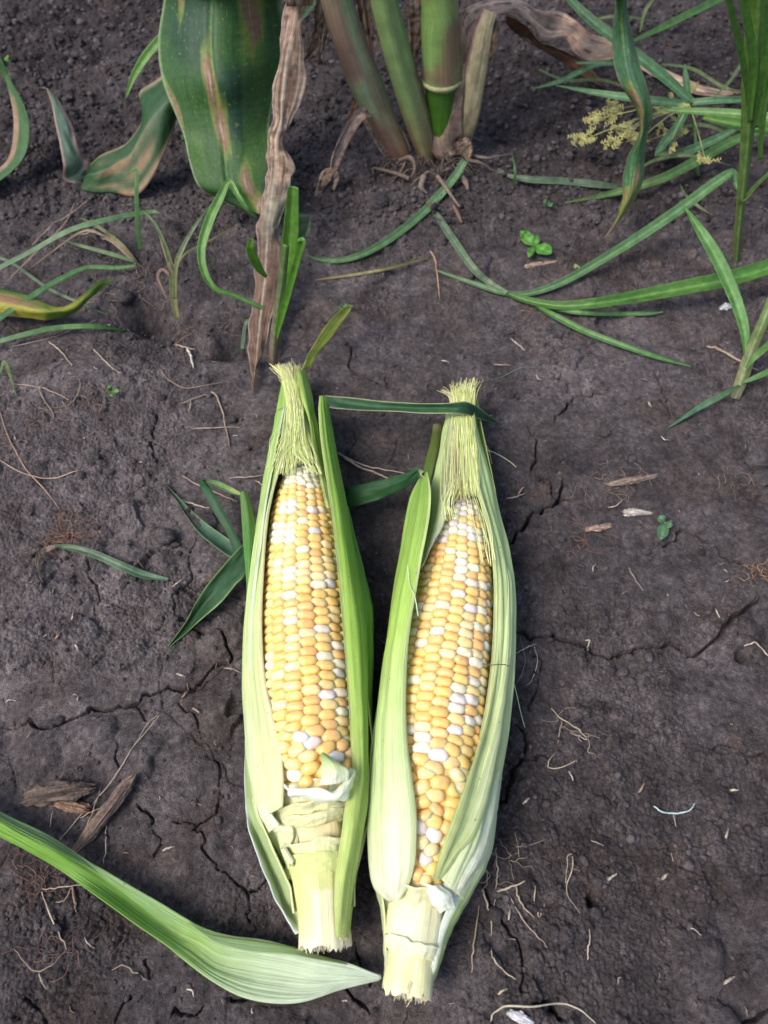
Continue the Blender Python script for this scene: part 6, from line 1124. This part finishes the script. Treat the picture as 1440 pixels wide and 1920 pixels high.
for i in range(len(pp)):
    s = .00062*math.exp(rg.normal(0, .50))*(1+.8*(pp[i, 1] < 450)); s = min(s, .003); a, b, c_ = rg.uniform(.7, 1.2, 3); q = IV*(1+.22*(vn(IV[:, 0]*2+i, IV[:, 1]*2+IV[:, 2], 3)[:, None]*2-1))*s*np.array([a, b, c_*.8])
    an = rg.uniform(0, 6.28); ca, sa = math.cos(an), math.sin(an); q = np.stack([q[:, 0]*ca-q[:, 1]*sa, q[:, 0]*sa+q[:, 1]*ca, q[:, 2]], 1)
    mb.add(q+gp[i]+[0, 0, s*.25], IF, K(.095, .083, .086)*rg.uniform(.5, 1.5))
o = mb.build('soil_crumbs', 'soil'); tag(o, 'loose dark soil crumbs strewn over the ground', 'soil crumbs', kind='stuff')
mb = MB(); dn2 = lambda x_, y_: min(1, .25+.6*math.exp(-(((x_-120)/170)**2+((y_-700)/130)**2))+.7*math.exp(-(((x_-930)/90)**2+((y_-1700)/120)**2)))
pp = scatter(330, dn2)
for x_, y_ in pp:
    a = G(x_, y_, .0004); L_ = rg.uniform(.001, .0035); an = rg.uniform(0, 6.28); d = np.array([math.cos(an), math.sin(an), rg.uniform(0, .25)])*L_
    tube(mb, [a, a+d*.5+rg.normal(0, .0003, 3)*[1, 1, 0], a+d], [rg.uniform(.00018, .00045), .00015], 5, (STW if rg.random() < .4 else ST)*rg.uniform(.6, 1.05), n=5)
o = mb.build('chaff', 'straw'); tag(o, 'tiny pale chaff and plant bits sprinkled over the soil', 'chaff', kind='stuff')
mb = MB()
for cx, cy, rr_, n, c in [(128, 1000, 34, 60, (.22, .12, .08)), (100, 1010, 26, 30, (.20, .11, .07)), (1095, 1000, 34, 26, (.18, .10, .07)), (1420, 1070, 22, 30, (.30, .18, .10)), (60, 1650, 60, 40, (.18, .10, .08)), (110, 1790, 60, 26, (.18, .10, .08)), (350, 640, 50, 50, (.24, .15, .11)), (90, 720, 90, 60, (.28, .18, .13)), (60, 800, 60, 26, (.24, .14, .10)), (1000, 595, 30, 24, (.22, .12, .09)), (1260, 610, 40, 20, (.18, .10, .08)), (820, 350, 60, 30, (.20, .14, .11)), (470, 600, 60, 26, (.20, .14, .11)), (1150, 900, 70, 40, (.24, .17, .13)), (1400, 880, 50, 24, (.22, .15, .11)), (230, 520, 90, 60, (.30, .22, .15)), (930, 1620, 40, 20, (.34, .27, .2)), (1060, 1360, 30, 12, (.4, .32, .25))]:
    for i in range(int(n*.6)):
        x_, y_ = cx+rg.normal(0, rr_*.6), cy+rg.normal(0, rr_*.4); a = G(x_, y_, .0006); an = rg.uniform(0, 6.28); pts = [a]
        for k_ in range(4):
            an += rg.normal(0, .8); q = pts[-1]+np.array([math.cos(an), math.sin(an), 0])*rg.uniform(.0015, .004); q[2] = gz(q[0], q[1])+rg.uniform(.0003, .0015); pts.append(q)
        tube(mb, pts, [.00014*rg.uniform(.6, 1.4), .0001], 4, K(*c)*rg.uniform(.7, 1.5), n=12, cap=False)
o = mb.build('rootlets', 'straw'); tag(o, 'fine reddish brown rootlets tangled on the soil', 'rootlets', kind='stuff')
# ---- clods
def clod(label, x_, y_, s, seed, flat=.7):
    import bmesh
    bm = bmesh.new(); bmesh.ops.create_icosphere(bm, subdivisions=4, radius=1); v = np.array([q.co[:] for q in bm.verts]); f = np.array([[w_.index for w_ in q.verts] for q in bm.faces]); bm.free()
    d = 1+.35*fbm(v[:, 0]*1.1+seed, v[:, 1]*1.1+v[:, 2]*.9, 3, seed)+.10*fbm(v[:, 0]*5+v[:, 2]*4, v[:, 1]*5-v[:, 2]*3, 3, seed+4); p = G(x_, y_)
    m = s*depth(p)/F; q = v*d[:, None]*m*np.array([1, .8, flat])+p+[0, 0, m*.25]
    mb = MB(); mb.add(q, f, K(.10, .088, .091)); o = mb.build('soil_clod', 'soil'); tag(o, label, 'soil clod', 'soil clods lying on the ground')
for i, a in enumerate([('rounded clod right of two others on the left soil', 206, 888, 10), ('upper clod of the trio on the left soil', 178, 862, 13), ('lower left clod of the trio on the left soil', 152, 892, 9), ('pale clod in the crumbs beside the dark blades', 308, 1008, 20), ('round clod right of the pale clod by the dark blades', 330, 1022, 8),
    ('biggest clod at the right edge', 1418, 868, 26), ('clod under the biggest one at the right edge', 1425, 900, 22), ('clod of the cracked mound on the right soil', 1168, 1262, 11), ('rear clod of the cracked mound', 1188, 1248, 9), ('front clod of the cracked mound', 1182, 1278, 10), ('reddish clod right of the right ear tuft', 1132, 812, 12), ('clod in front of the stalk roots', 705, 385, 24), ('clod below the dead root crown', 830, 455, 12), ('clod by the yellow sedge, far right', 1345, 420, 14), ('clod near the left hollow', 235, 560, 16),
    ('flat clod by the hanging leaf tip', 432, 790, 12), ('pebble-like clod under the dark twig', 1210, 1035, 9), ('dark clod at the foot of the left ear', 185, 1700, 12)]): clod(*a, seed=i+2)
